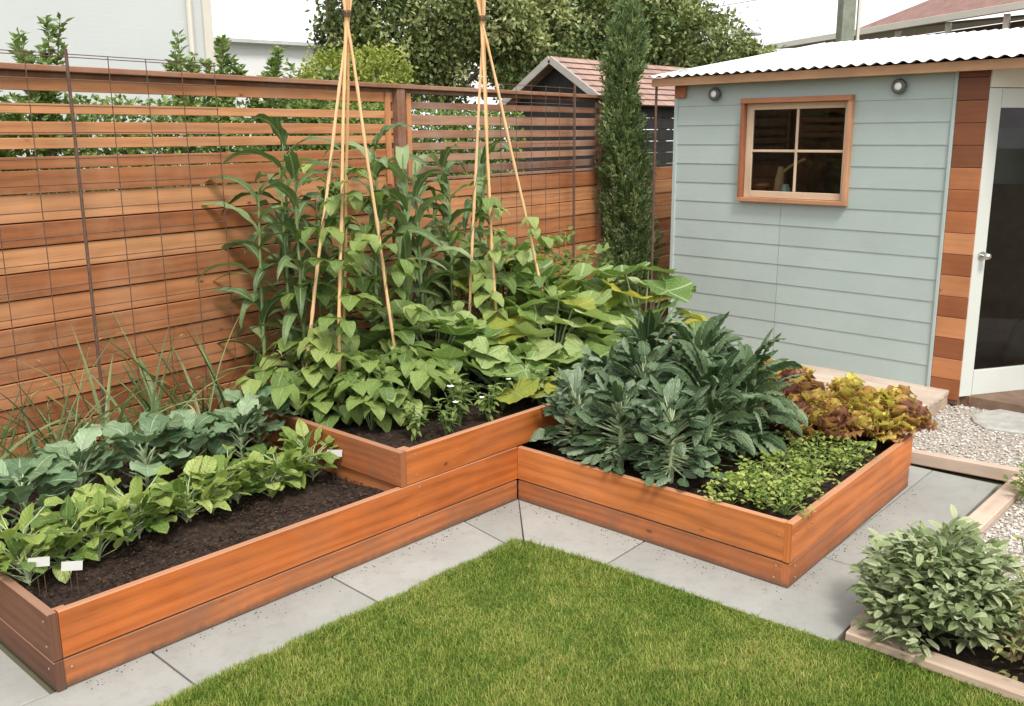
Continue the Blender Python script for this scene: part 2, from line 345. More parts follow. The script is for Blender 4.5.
def slab_mat():
    m, t, B, N, L = mk('concrete_paver')
    at = N('Attribute'); at.attribute_name = 'var'; geo = N('NewGeometry')
    r = ramp(t, [(0, (.28, .28, .262)), (1, (.335, .33, .308))]); L(at.outputs['Fac'], r.inputs[0])
    n = noise(t, 2.2, 8, .7, geo.outputs['Position']); rr = ramp(t, [(.3, (.86, .86, .85)), (.7, (1.06, 1.06, 1.05))]); L(n.outputs['Fac'], rr.inputs[0])
    c = mixc(t, r.outputs[0], rr.outputs[0], 1., 'MULTIPLY')
    n2 = noise(t, 260, 3, .8, geo.outputs['Position']); r2 = ramp(t, [(.32, (.72, .71, .7)), (.5, (1, 1, 1)), (.72, (1.12, 1.12, 1.1))]); L(n2.outputs['Fac'], r2.inputs[0])
    c = mixc(t, c, r2.outputs[0], .6, 'MULTIPLY')
    n3 = noise(t, 11, 4, .65, geo.outputs['Position']); r3 = ramp(t, [(.52, (0, 0, 0)), (.70, (1, 1, 1))]); L(n3.outputs['Fac'], r3.inputs[0])
    c = mixc(t, c, (.19, .175, .14), math_(t, 'MULTIPLY', r3.outputs[0], .32))
    L(c, B.inputs['Base Color']); B.inputs['Roughness'].default_value = .85; bump(t, B, n2.outputs['Fac'], .25, .002)
    return m
M['slab'] = slab_mat()
def soil_mat():
    m, t, B, N, L = mk('dark_soil')
    geo = N('NewGeometry'); at = N('Attribute'); at.attribute_name = 'var'
    n = noise(t, 30, 8, .75, geo.outputs['Position']); r = ramp(t, [(.3, (.012, .008, .006)), (.52, (.038, .024, .017)), (.75, (.12, .078, .052))])
    f = math_(t, 'ADD', n.outputs['Fac'], math_(t, 'MULTIPLY', math_(t, 'SUBTRACT', at.outputs['Fac'], .5), .35)); L(f, r.inputs[0])
    L(r.outputs[0], B.inputs['Base Color']); B.inputs['Roughness'].default_value = .95; B.inputs['Specular IOR Level'].default_value = .2
    bump(t, B, n.outputs['Fac'], 1., .02); return m
M['soil'] = soil_mat()
def pebble_mat():
    m, t, B, N, L = mk('pale_gravel')
    at = N('Attribute'); at.attribute_name = 'var'
    r = ramp(t, [(0, (.20, .17, .14)), (.25, (.42, .37, .31)), (.5, (.52, .46, .39)), (.75, (.45, .44, .43)), (1, (.66, .61, .54))]); L(at.outputs['Fac'], r.inputs[0])
    L(r.outputs[0], B.inputs['Base Color']); B.inputs['Roughness'].default_value = .8; return m
M['pebble'] = pebble_mat()
def grass_mat(name, base=False):
    m, t, B, N, L = mk(name)
    at = N('Attribute'); at.attribute_name = 'var'; geo = N('NewGeometry')
    n = noise(t, 1.6, 5, .65, geo.outputs['Position']); n2 = noise(t, 9, 3, .6, geo.outputs['Position'])
    f = math_(t, 'ADD', math_(t, 'MULTIPLY_ADD', n.outputs['Fac'], 1.1, -.2), math_(t, 'MULTIPLY', n2.outputs['Fac'], .5))
    f = math_(t, 'ADD', f, math_(t, 'MULTIPLY_ADD', at.outputs['Fac'], .7, -.45))
    r = ramp(t, [(.18, (.065, .135, .014)), (.40, (.140, .225, .026)), (.64, (.235, .310, .044)), (.88, (.42, .39, .12))]); L(f, r.inputs[0])
    c = r.outputs[0]
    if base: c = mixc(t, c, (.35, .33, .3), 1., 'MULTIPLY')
    L(c, B.inputs['Base Color']); B.inputs['Roughness'].default_value = .55; B.inputs['Specular IOR Level'].default_value = .3
    if not base:
        tr = N('BsdfTranslucent'); L(c, tr.inputs[0]); mx = N('MixShader'); mx.inputs[0].default_value = .3; L(B.outputs[0], mx.inputs[1]); L(tr.outputs[0], mx.inputs[2]); L(mx.outputs[0], t.nodes['Material Output'].inputs[0])
    return m
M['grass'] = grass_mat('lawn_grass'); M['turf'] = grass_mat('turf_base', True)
M['gravelbase'] = plain('gravel_bed', (.33, .29, .25), .95, var=.35, nscale=60, bmp=1., bscale=90)
def glass_mat():
    m, t, B, N, L = mk('window_glass')
    tr = N('BsdfTransparent'); tr.inputs[0].default_value = (.80, .85, .85, 1); gl = N('BsdfGlossy'); gl.inputs['Roughness'].default_value = .02
    fr = N('Fresnel'); fr.inputs[0].default_value = 1.5; mx = N('MixShader'); L(fr.outputs[0], mx.inputs[0]); L(tr.outputs[0], mx.inputs[1]); L(gl.outputs[0], mx.inputs[2])
    L(mx.outputs[0], t.nodes['Material Output'].inputs[0]); return m
M['glass'] = glass_mat()
G = {}
G['bean'] = leafmat('bean_leaf', (.095, .16, .035), (.185, .265, .060), (.31, .38, .11), (.32, .42, .18), .40, .3, .7, 40)
G['chard'] = leafmat('young_leaf', (.10, .18, .035), (.24, .34, .065), (.42, .49, .15), (.40, .46, .18), .34, .32, 1.0, 45, spec=.5)
G['brocc'] = leafmat('broccoli_leaf', (.06, .12, .05), (.135, .215, .105), (.27, .36, .21), (.32, .42, .27), .4, .15, .8, 40)
G['squash'] = leafmat('squash_leaf', (.11, .19, .04), (.22, .31, .08), (.40, .47, .19), (.38, .48, .24), .45, .28, 1.0, 30, veinw=.06)
G['squashy'] = leafmat('squash_leaf_yellowing', (.20, .26, .04), (.36, .36, .05), (.50, .42, .06), (.40, .42, .14), .55, .3, .8, 30, veinw=.05)
G['corn'] = leafmat('corn_leaf', (.055, .10, .030), (.12, .18, .062), (.24, .31, .14), (.30, .38, .20), .42, .25, .3, 30, veinw=.10)
G['kale'] = leafmat('kale_leaf', (.032, .072, .022), (.085, .145, .055), (.20, .28, .15), (.25, .34, .19), .40, .18, 1.2, 70, veinw=.09, spec=.5)
G['kale2'] = leafmat('savoy_kale_leaf', (.036, .076, .026), (.095, .155, .068), (.24, .31, .20), (.27, .36, .22), .42, .16, 1.2, 50, veinw=.08)
G['lett'] = leafmat('red_lettuce_leaf', (.34, .15, .11), (.60, .37, .10), (.74, .66, .17), None, .42, .42, .8, 60, obj=.6)
G['herb'] = leafmat('green_herb_leaf', (.11, .17, .03), (.24, .31, .055), (.40, .44, .13), None, .5, .3, .4, 60)
G['sage'] = leafmat('sage_leaf', (.12, .165, .05), (.26, .32, .14), (.44, .48, .28), (.34, .42, .27), .65, .18, .6, 90)
G['brown'] = leafmat('brown_seedhead_leaf', (.16, .12, .05), (.30, .22, .11), (.30, .33, .12), None, .6, .25)
G['leek'] = leafmat('leek_leaf', (.05, .095, .028), (.10, .155, .05), (.22, .26, .11), None, .5, .25, veinw=.1)
G['dry'] = leafmat('dry_leaf_tip', (.33, .24, .12), (.42, .32, .16), (.40, .34, .14), None, .6, .25)
G['feather'] = leafmat('feathery_leaf', (.05, .12, .025), (.08, .17, .04), (.13, .22, .06), None, .5, .25)
G['tree'] = leafmat('tree_leaf', (.060, .10, .026), (.16, .20, .06), (.42, .44, .20), None, .45, .25, obj=.35)
G['lime'] = leafmat('lime_bush_leaf', (.17, .22, .04), (.30, .34, .06), (.42, .43, .12), None, .5, .35)
G['sapling'] = leafmat('sapling_leaf', (.09, .15, .03), (.16, .24, .06), (.26, .33, .11), None, .5, .3)
G['conifer'] = leafmat('conifer_spray', (.055, .10, .030), (.14, .20, .065), (.28, .34, .15), None, .6, .2)
G['stem'] = plain('green_stem', (.16, .23, .08), .5, var=.3, nscale=20)
G['palestem'] = plain('pale_stem', (.33, .40, .22), .5, var=.2, nscale=20)
G['bark'] = plain('grey_brown_bark', (.12, .09, .065), .9, var=.4, nscale=15, bmp=.8, bscale=40)
G['flower'] = plain('pale_petal', (.75, .78, .66), .6, var=.05)

# ================================================================== THE SETTING
def sheet(name, pts, z, mat, kind='structure', th=.0, label=None, var=.5):
    mb = MB(); n = len(pts)
    top = [(x, y, z) for x, y in pts]
    if th:
        mb.add(top+[(x, y, z-th) for x, y in pts], [(i, (i+1) % n, n+(i+1) % n, n+i) for i in range(n)], [(x, y) for x, y, _ in top]*2, var)
    mb.add(top, [tuple(range(n))], [(x, y) for x, y, _ in top], var)
    return mb.build(name, mat, kind=kind, label=label)
M['earth'] = plain('garden_earth', (.13, .12, .07), .95, var=.4, nscale=.7, bmp=.5, bscale=20)
sheet('ground', [(-150, -150), (150, -150), (150, 150), (-150, 150)], -.03, M['earth'])
LAWN = [(-2.6, -7), (-2.6, -.44), (.28, -.44), (1.4, -.455), (2.50, -.465), (2.60, -.50), (2.655, -1.04), (2.68, -2.0), (2.70, -2.36), (2.755, -2.46), (2.74, -3.2), (2.72, -7)]
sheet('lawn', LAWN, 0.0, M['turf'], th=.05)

def slab(mb, pts, z=0., th=.05, gap=.006):
    c = np.mean(pts, 0); P = []
    for p in pts:
        d = np.array(p)-c; L_ = np.abs(d); P.append(c+d*(1-gap/np.maximum(L_.max(), .1)))
    dz = random.uniform(-.0015, .0015); b = .004
    Q = [c+(p-c)*(1-b/np.linalg.norm(p-c)*1.4) for p in P]; n = 4; v = random.random()
    vs = [(*p, z+dz-b*.6) for p in P]+[(*q, z+dz) for q in Q]+[(*p, z-th) for p in P]
    fs = [(0+i, (i+1) % n, n+(i+1) % n, n+i) for i in range(n)]+[(4, 5, 6, 7)]+[(i, 8+i, 8+(i+1) % n, (i+1) % n) for i in range(n)]
    mb.add(vs, fs, [(x, y) for x, y, _ in vs], v)
mb = MB()
for x0, x1 in ((-2.4, -1.2), (-1.2, -.42), (-.42, .445)): slab(mb, [(x0, -.44), (x1, -.44), (x1+.01, .02), (x0+.01, .02)])
slab(mb, [(-.46, .02), (-.02, .02), (-.02, 1.0), (-.46, 1.0)]); slab(mb, [(-.46, 1.0), (-.02, 1.0), (-.02, 2.0), (-.46, 2.0)])
slab(mb, [(.445, -.44), (1.50, -.455), (1.52, .02), (.455, .02)]); slab(mb, [(1.50, -.455), (2.485, -.465), (2.57, .02), (1.52, .02)])
slab(mb, [(2.485, -.465), (2.60, -.46), (3.09, .02), (2.57, .02)])
slab(mb, [(2.60, -.46), (2.655, -1.04), (3.09, -1.02), (3.09, .02)])
slab(mb, [(2.655, -1.04), (2.68, -1.98), (3.09, -1.95), (3.09, -1.02)])
slab(mb, [(2.68, -1.98), (2.70, -2.38), (3.57, -2.36), (3.58, -1.93), (3.09, -1.95)][:4])
slab(mb, [(2.68, -1.98), (3.575, -2.0), (3.58, -1.915), (3.09, -1.93)])
slab(mb, [(3.57, -2.36), (5.50, -2.33), (5.50, -1.885), (3.58, -1.93)])
slab(mb, [(3.58, -1.925), (5.50, -1.88), (5.50, -1.70), (3.58, -1.86)])
slab(mb, [(3.3, -1.90), (5.50, -1.66), (5.50, -1.2), (3.3, -1.2)])
mb.build('path', M['slab'], kind='structure')

# timber edging boards
def timber(name, p0, p1, w, h, label, z=.0):
    t = thing(name, label, 'timber edging', (p0[0], p0[1], 0)); mb = MB()
    bar(mb, (*p0, z+h/2), (*p1, z+h/2), h, w, bev=.008); mb.build('board', M['timber'], t); return t
timber('timber_edging', (5.54, -1.50), (5.62, -2.42), .07, .10, 'pale timber edging board between the grey slab and the gravel by the deck')
timber('timber_edging', (5.57, -2.45), (2.86, -2.455), .12, .055, 'pale timber edging board running along the slab path behind the sage')
timber('timber_edging', (2.80, -2.42), (2.775, -4.6), .105, .05, 'pale timber edging board between the lawn and the sage')

# gravel
def pebbles(mb, pts, size, seg=0):
    n = len(pts)
    base = np.array([[1, 0, 0], [0, 1, 0], [-1, 0, 0], [0, -1, 0], [0, 0, 1], [0, 0, -1]], float)
    # cuboctahedron-like: 12 verts, use icosahedron
    ph = (1+5**.5)/2
    ico = np.array([(-1, ph, 0), (1, ph, 0), (-1, -ph, 0), (1, -ph, 0), (0, -1, ph), (0, 1, ph), (0, -1, -ph), (0, 1, -ph), (ph, 0, -1), (ph, 0, 1), (-ph, 0, -1), (-ph, 0, 1)])/1.9
    fc = np.array([(0, 11, 5), (0, 5, 1), (0, 1, 7), (0, 7, 10), (0, 10, 11), (1, 5, 9), (5, 11, 4), (11, 10, 2), (10, 7, 6), (7, 1, 8), (3, 9, 4), (3, 4, 2), (3, 2, 6), (3, 6, 8), (3, 8, 9), (4, 9, 5), (2, 4, 11), (6, 2, 10), (8, 6, 7), (9, 8, 1)])
    sc = size*rng.uniform(.45, 1.3, (n, 1, 1))*rng.uniform(.6, 1.1, (n, 1, 3))*np.array([1, 1, .65])
    V = ico[None]*rng.uniform(.8, 1.15, (n, 12, 1))*sc
    a = rng.uniform(0, 6.28, n); ca, sa = np.cos(a)[:, None], np.sin(a)[:, None]
    X = V[..., 0]*ca-V[..., 1]*sa; Y = V[..., 0]*sa+V[..., 1]*ca
    V = np.stack([X, Y, V[..., 2]], -1)+np.asarray(pts)[:, None, :]
    F = (fc[None]+np.arange(n)[:, None, None]*12).reshape(-1, 3)
    mb.add(V.reshape(-1, 3), F, V.reshape(-1, 3)[:, :2], np.repeat(rng.random(n), 12))
sheet('gravel_ground', [(5.6, -1.2), (9.5, -1.2), (9.5, -6), (2.84, -6), (2.84, -2.50), (5.6, -2.45)], .0, M['gravelbase'])
sheet('planting_soil', [(2.84, -4.6), (3.95, -4.6), (3.95, -2.52), (2.84, -2.52)], .014, M['soil'])
n = 15000
q = np.stack([rng.uniform(5.62, 8.6, n), rng.uniform(-4.4, -1.25, n), rng.uniform(.0, .012, n)], 1)
m2 = 9000
q2 = np.stack([rng.uniform(3.75, 5.62, m2), rng.uniform(-4.2, -2.53, m2), rng.uniform(.0, .010, m2)], 1)
mb = MB(); pebbles(mb, np.concatenate([q, q2]), .012)
mb.build('gravel', M['pebble'], kind='stuff', label='pale beige pebble gravel beside the deck and path')
# flagstone sunk in the gravel
t = thing('stepping_stone', 'irregular pale flat stone sunk in the gravel in front of the shed door', 'stepping stone', (7.1, -1.95, 0))
mb = MB(); a = np.linspace(0, 2*PI, 15)[:-1]; rr_ = 1+.10*np.sin(a*3+1)+.06*np.sin(a*5)
ring = [(7.15+.42*math.cos(x)*k, -2.05+.38*math.sin(x)*k) for x, k in zip(a, rr_)]
nn = len(ring); c_ = np.array([7.15, -2.05]); inner = [tuple(c_+(np.array(p)-c_)*.93) for p in ring]
vs = [(*p, .0) for p in ring]+[(*p, .022) for p in ring]+[(*p, .034) for p in inner]
mb.add(vs, [(i, (i+1) % nn, nn+(i+1) % nn, nn+i) for i in range(nn)]+[(nn+i, nn+(i+1) % nn, 2*nn+(i+1) % nn, 2*nn+i) for i in range(nn)], [(x, y) for x, y, _ in vs], .2)
mb.add(vs[2*nn:], [tuple(range(nn))], [(x, y) for x, y, _ in vs[2*nn:]], .2)
M['stone'] = plain('pale_flagstone', (.36, .35, .32), .85, var=.25, nscale=9, bmp=.5, bscale=40); mb.build('stone', M['stone'], t)

# lawn grass blades
def in_poly(x, y, poly):
    r = np.zeros(len(x), bool); n = len(poly)
    for i in range(n):
        (x0, y0), (x1, y1) = poly[i], poly[(i+1) % n]
        c = ((y0 > y) != (y1 > y)); c &= x < (x1-x0)*(y-y0)/(y1-y0+1e-12)+x0; r ^= c
    return r
def grass(n, x0, x1, y0, y1, h, wd, mb, poly, grow=.012):
    x = rng.uniform(x0, x1, n); y = rng.uniform(y0, y1, n); k = in_poly(x, y, poly)
    wav = .015*np.sin(x*9)+.012*np.sin(x*23+1)+.010*np.sin(y*31)
    k &= in_poly(x-.0, y+.0+wav+.004, poly); x, y = x[k], y[k]; n = len(x)
    az = rng.uniform(0, 6.28, n); lean = rng.uniform(.1, 1.3, n)*h; hh = h*rng.uniform(.35, 1.1, n)*(1+.25*np.sin(x*3.1+y*1.7))
    dx, dy = np.cos(az)*lean, np.sin(az)*lean; ww = wd*rng.uniform(.6, 1.2, n); tx, ty = -np.sin(az)*ww/2, np.cos(az)*ww/2
    z0 = np.zeros(n)
    V = np.stack([np.stack([x-tx, y-ty, z0], 1), np.stack([x+tx, y+ty, z0], 1),
                  np.stack([x+dx*.4+tx*.8, y+dy*.4+ty*.8, hh*.6], 1), np.stack([x+dx*.4-tx*.8, y+dy*.4-ty*.8, hh*.6], 1),
                  np.stack([x+dx, y+dy, hh*.95], 1)], 1)
    o = np.arange(n)[:, None]*5; v = np.repeat(rng.random(n), 5)
    uv = np.tile([[0, 0], [1, 0], [1, .6], [0, .6], [.5, 1]], (n, 1))
    mb.add(V.reshape(-1, 3), o+np.array([[0, 1, 2, 3]]), uv, v)
    mb.f.append(o+np.array([[3, 2, 4]])+mb.n-len(v))
mb = MB(); grass(230000, .0, 2.78, -3.9, -.42, .030, .0032, mb, LAWN); grass(30000, -2.5, .0, -3.5, -.42, .036, .004, mb, LAWN)
grass(9000, .2, 2.62, -.50, -.405, .030, .0032, mb, [(-3, -8), (-3, -.40), (2.56, -.425), (2.70, -2.3), (2.70, -8)])
mb.build('grass', M['grass'], kind='stuff', label='short bright green lawn grass in front of the raised beds')

# ================================================================== RAISED BEDS
def scr(parent, pts, nrm):
    for p in pts:
        mb = MB(); tube(mb, [Vector(p), Vector(p)+Vector(nrm)*.003], .0055, 8)
        mb.build('screw', M['screw'], parent)
FY = lambda x: 1.93+.1*x               # back of the beds, just in front of the fence
b1 = thing('raised_bed', 'long low orange cedar raised bed in the left foreground with two rows of boards', 'raised bed', (0, 0, 0))
mb = MB(); bar(mb, (.045, .02, .265), (3.06, .02, .265), .226, .04, var=.30); mb.build('front_board', M['bed'], b1)
mb = MB(); bar(mb, (.045, .026, .072), (3.06, .026, .072), .140, .038, var=.35); mb.build('front_board', M['bedlow'], b1, label='darker knotty lower front board')
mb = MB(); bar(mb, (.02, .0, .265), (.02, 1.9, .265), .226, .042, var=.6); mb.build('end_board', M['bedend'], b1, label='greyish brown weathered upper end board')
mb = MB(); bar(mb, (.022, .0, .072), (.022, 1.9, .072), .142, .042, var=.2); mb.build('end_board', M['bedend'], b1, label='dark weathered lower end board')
mb = MB(); bar(mb, (.0, 1.92, .19), (3.0, 2.2, .19), .378, .04, var=.5); mb.build('back_board', M['bedlow'], b1)
mb = MB(); box(mb, (.043, .042, .0), (.11, .11, .35), var=.4); mb.build('corner_post', M['bedlow'], b1)
scr(b1, [(-.001, .055, .33), (-.001, .05, .21), (-.001, .055, .10)], (-1, 0, 0))
scr(b1, [(.075, -.0, .10), (2.17, .0, .17), (2.18, .0, .35)], (0, -1, 0))

b2 = thing('raised_bed', 'higher cedar planter tier stepped up behind the left bed, planted with beans and squash', 'raised bed', (2.04, 0, .38))
mb = MB(); bar(mb, (2.083, .02, .49), (5.0, .02, .49), .216, .04, var=.45); mb.build('front_board', M['bed'], b2)
mb = MB(); bar(mb, (2.06, .0, .49), (2.06, 2.1, .49), .216, .042, var=.12); mb.build('side_board', M['bedlow'], b2)
mb = MB(); bar(mb, (2.08, .06, .19), (2.08, 2.1, .19), .37, .04, var=.5); mb.build('divider_board', M['bedlow'], b2)
mb = MB(); box(mb, (2.084, .042, .2), (2.165, .11, .585), var=.9); mb.build('corner_post', M['bed'], b2)
mb = MB(); bar(mb, (5.02, .0, .3), (5.02, 2.35, .3), .59, .04, var=.4); mb.build('side_board', M['bedlow'], b2)
scr(b2, [(2.038, .055, .56), (2.038, .06, .45)], (-1, 0, 0)); scr(b2, [(2.15, -.0, .56), (2.16, .0, .43), (2.5, 0, .50)], (0, -1, 0))

b3 = thing('raised_bed', 'square low orange cedar raised bed in the middle, planted with kale and lettuce', 'raised bed', (3.06, -1.96, 0))
mb = MB(); bar(mb, (3.08, -.002, .265), (3.08, -1.925, .265), .226, .04, var=.8); mb.build('front_board', M['bed'], b3)
mb = MB(); bar(mb, (3.086, -.002, .072), (3.086, -1.925, .072), .140, .04, var=.3); mb.build('front_board', M['bedlow'], b3, label='darker brown lower board facing the lawn')
mb = MB(); bar(mb, (3.06, -1.947, .265), (5.03, -1.86, .265), .226, .042, var=.65); mb.build('side_board', M['bed'], b3)
mb = MB(); bar(mb, (3.066, -1.940, .072), (5.03, -1.853, .072), .140, .042, var=.3); mb.build('side_board', M['bedlow'], b3, label='darker brown lower side board')
mb = MB(); box(mb, (3.101, -1.924, .0), (3.165, -1.86, .35), var=.6); mb.build('corner_post', M['bedlow'], b3)
mb = MB(); bar(mb, (5.01, -1.83, .19), (5.01, -.01, .19), .378, .04, var=.5); mb.build('end_board', M['bed'], b3)
scr(b3, [(3.058, -1.89, .12), (3.058, -1.895, .30), (3.058, -1.88, .05)], (-1, 0, 0)); scr(b3, [(3.12, -1.966, .12), (3.12, -1.966, .30), (3.13, -1.966, .05)], (0, -1, 0))

def soil(poly_x0, poly_x1, y0f, y1f, z, n, name_label, crumbs):
    mb = MB(); nx, ny = n
    xs = np.linspace(poly_x0, poly_x1, nx)
    V = []
    for j in range(ny):
        for i in range(nx):
            x = xs[i]; y = y0f(x)+(y1f(x)-y0f(x))*j/(ny-1)
            V.append((x, y, z+.014*math.sin(x*9+y*4)*math.sin(y*7+1)+random.uniform(-.007, .007)))
    idx = np.arange(nx*ny).reshape(ny, nx)
    F = np.stack([idx[:-1, :-1], idx[:-1, 1:], idx[1:, 1:], idx[1:, :-1]], -1).reshape(-1, 4)
    mb.add(V, F, [(a, b) for a, b, _ in V], .5)
    x = rng.uniform(poly_x0, poly_x1, crumbs); u_ = rng.random(crumbs)
    y = np.array([y0f(a)+(y1f(a)-y0f(a))*b for a, b in zip(x, u_)])
    pebbles(mb, np.stack([x, y, np.full(crumbs, z+.004)], 1), .0085)
    return mb.build('soil', M['soil'], kind='stuff', label=name_label, smooth=False)
soil(.045, 2.055, lambda x: .042, lambda x: 1.9+.08*x, .305, (90, 80), 'dark crumbly soil in the left raised bed', 7000)
soil(2.10, 4.99, lambda x: .042, lambda x: 2.05+.07*x, .515, (90, 70), 'dark soil in the higher planter tier', 3500)
soil(3.105, 4.985, lambda x: -1.92+.043*(x-3.06), lambda x: -.002, .305, (60, 60), 'dark soil in the square bed', 2500)

# crumbs of soil spilled on the paving
mb = MB(); k_ = 170; x = rng.uniform(.1, 3.0, k_); y = -np.abs(rng.normal(0, .07, k_))-.002
x2 = 3.05-np.abs(rng.normal(0, .07, 110)); y2 = rng.uniform(-2.0, -.1, 110); x3 = rng.uniform(3.1, 5.0, 80); y3 = -1.97+.043*(x3-3.06)-np.abs(rng.normal(0, .05, 80))
pebbles(mb, np.stack([np.concatenate([x, x2, x3]), np.concatenate([y, y2, y3]), np.full(k_+190, .002)], 1), .0036)
mb.build('soil_crumbs', M['soil'], kind='stuff', label='dark soil crumbs spilled on the paving along the beds')

# ================================================================== FENCE
FX = lambda x: 2.0+.1*x
def fpt(x, z, off=0): return (x-.0*off, FX(x)+off, z)
fe = thing('cedar_fence', 'tall cedar fence of horizontal boards with open slats at the top', 'fence', (0, 2.0, 0))
XE, XP = 7.52, 4.20
def hboard(mb, x0, x1, z0, z1, off=0, th=.022, var=None): bar(mb, fpt(x0, (z0+z1)/2, off), fpt(x1, (z0+z1)/2, off), z1-z0, th, bev=.003, var=var)
# solid boards
for (xa, xb) in ((-2.6, XP-.06), (XP+.06, XE)):
    zs_ = [2.22, 2.074, 1.903, 1.755, 1.60, 1.437, 1.27, 1.10, .93, .77, .60, .43, .26, .09, -.02] if xa < 0 else [2.0, 1.84, 1.68, 1.52, 1.36, 1.20, 1.04, .88, .72, .56, .40, .24, .08, -.02]
    mb = MB()
    for i, (a_, b_) in enumerate(zip(zs_[1:], zs_[:-1])):
        cut = [xa, xb] if random.random() < .5 else [xa, random.uniform(xa+1.0, xb-.8), xb]
        for c0, c1 in zip(cut[:-1], cut[1:]): hboard(mb, c0, c1-.002, a_+.004, b_-.004, off=.012*(i % 2))
    mb.build('board_panel', M['fence'], fe)
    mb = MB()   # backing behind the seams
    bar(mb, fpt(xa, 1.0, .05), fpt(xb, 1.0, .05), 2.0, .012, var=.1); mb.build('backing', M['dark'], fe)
    mb = MB()
    sl = [(2.618, 2.687), (2.509-.0, 2.509+.0), (2.555, 2.618)][:0]
    rows = [(2.509, 2.509)][:0]
    if xa < 0: rows = [(2.690, 2.770), (2.555, 2.615), (2.429, 2.507), (2.345, 2.411), (2.225, 2.298)]
    else: rows = [(2.640, 2.70), (2.50, 2.585), (2.385, 2.455), (2.28, 2.345), (2.175, 2.24), (2.065, 2.135), (2.008, 2.035)]
    for r_ in rows: hboard(mb, xa, xb, r_[0], r_[1])
    mb.build('slat_panel', M['fencedk' if xa > 0 else 'fence'], fe)
mb = MB(); bar(mb, fpt(-2.6, 2.822, -.01), fpt(XE+.05, 2.822, -.01), .036, .125, bev=.004, var=.6); mb.build('top_cap', M['fencedk'], fe)
mb = MB(); bar(mb, fpt(-2.6, 2.785, .005), fpt(XE, 2.785, .005), .034, .03, var=.0); mb.build('top_rail', M['fencedk'], fe)
for x, nm in ((XP, 'fence'), (XE+.03, 'dark2'), (-1.6, 'fence')):
    mb = MB(); p = fpt(x, 0, -.012); bar(mb, (p[0], p[1], 0), (p[0], p[1], 2.80), .10, .10, (1, .1, 0), var=.3)
    mb.build('post', M['fencedk'], fe)
for x in (XP-.13, XP+.13, 1.3):      # nailing battens on the slat panels
    if x == 1.3: continue
    mb = MB(); p = fpt(x, 0, -.02); bar(mb, (p[0], p[1], 2.0), (p[0], p[1], 2.77), .06, .02, (1, .1, 0), var=.7); mb.build('batten', M['fence'], fe)
# lower run of fence continuing behind the conifer
f2 = thing('cedar_fence', 'lower reddish cedar fence section between the conifer and the shed', 'fence', (8.3, 2.85, 0))
mb = MB()
for i in range(12): hboard(mb, XE+.1, 10.4, .02+i*.165, .02+i*.165+.157, off=.012*(i % 2))
mb.build('board_panel', M['fence'], f2)

# wire trellis in front of the fence
TX = lambda x: 1.85+.1*x
def trellis(xs, x0, x1, z0, z1, zs, label, posts=()):
    t = thing('wire_trellis', label, 'trellis', (x0, TX(x0), .3)); mb = MB()
    for x in xs: tube(mb, [(x, TX(x), z0), (x, TX(x), z1)], .0032, 5)
    for z in zs: tube(mb, [(x0, TX(x0)-.006, z), (x1, TX(x1)-.006, z)], .0030, 5)
    mb.build('wire_mesh', M['steel'], t)
    for x in posts:
        mb = MB(); tube(mb, [(x, TX(x)-.02, .25), (x, TX(x)-.02, 2.93)], .011, 8); mb.build('post', M['steel'], t)
zz = [.42+i*.1555 for i in range(16)]+[2.885]
trellis([2.255-i*.262 for i in range(17)], -2.4, 2.262, .35, 2.905, zz+[2.902], 'rusty wire mesh trellis on the left part of the fence', (1.19,))
trellis([5.5+i*.255 for i in range(6)], 5.5, 6.80, .5, 2.90, [.5+i*.26 for i in range(9)]+[2.72, 2.885], 'rusty wire mesh trellis left of the tall conifer', (6.78,))

# ================================================================== SHED
W0 = Vector((7.502, 1.69, .0)); WROT = math.atan2(-.998, -.0595)
sh = thing('garden_shed', 'pale blue garden shed with white corrugated roof and cedar trim', 'shed', W0, WROT)
class LB(MB):     # local to the shed
    def build(s, name, mat, parent=sh, **k): return super().build(name, mat, parent, local=True, **k)
ZT = 2.93
WS0, WS1, WZ0, WZ1 = .83, 2.00, 1.735, 2.745      # window opening incl. trim (outer)
SR = 2.915
# lap siding courses
mb = LB(); H = .1958
def lap(s0, s1, z0, z1, var):
    # sloped face: bottom proud
    vs = [(s0, -.013, z0), (s1, -.013, z0), (s1, -.006, z1), (s0, -.006, z1), (s0, .0, z0), (s1, .0, z0)]
    mb.add(vs, [(0, 1, 2, 3), (1, 0, 4, 5)], [(s0+var*9, z0), (s1+var*9, z0), (s1+var*9, z1), (s0+var*9, z1), (s0, z0), (s1, z0)], var)
for i in range(15):
    z0 = .149+i*H-.006; z1 = min(z0+H+.004, ZT)
    if z0 >= ZT: break
    joint = 1.30 if i < 8 else None
    segs = [(0, SR)]
    if z1 > WZ0+.01 and z0 < WZ1-.01:
        zz0, zz1 = z0, z1
        if z0 < WZ0: lap(WS0-.01, WS1+.01, z0, WZ0+.01, .5)
        if z1 > WZ1: lap(WS0-.01, WS1+.01, WZ1-.01, z1, .5)
        segs = [(0, WS0), (WS1, SR)]
    elif joint: segs = [(0, joint-.0015), (joint+.0015, SR)]
    for a_, b_ in segs: lap(a_, b_, z0, z1, random.random())
mb.build('siding', M['siding'])
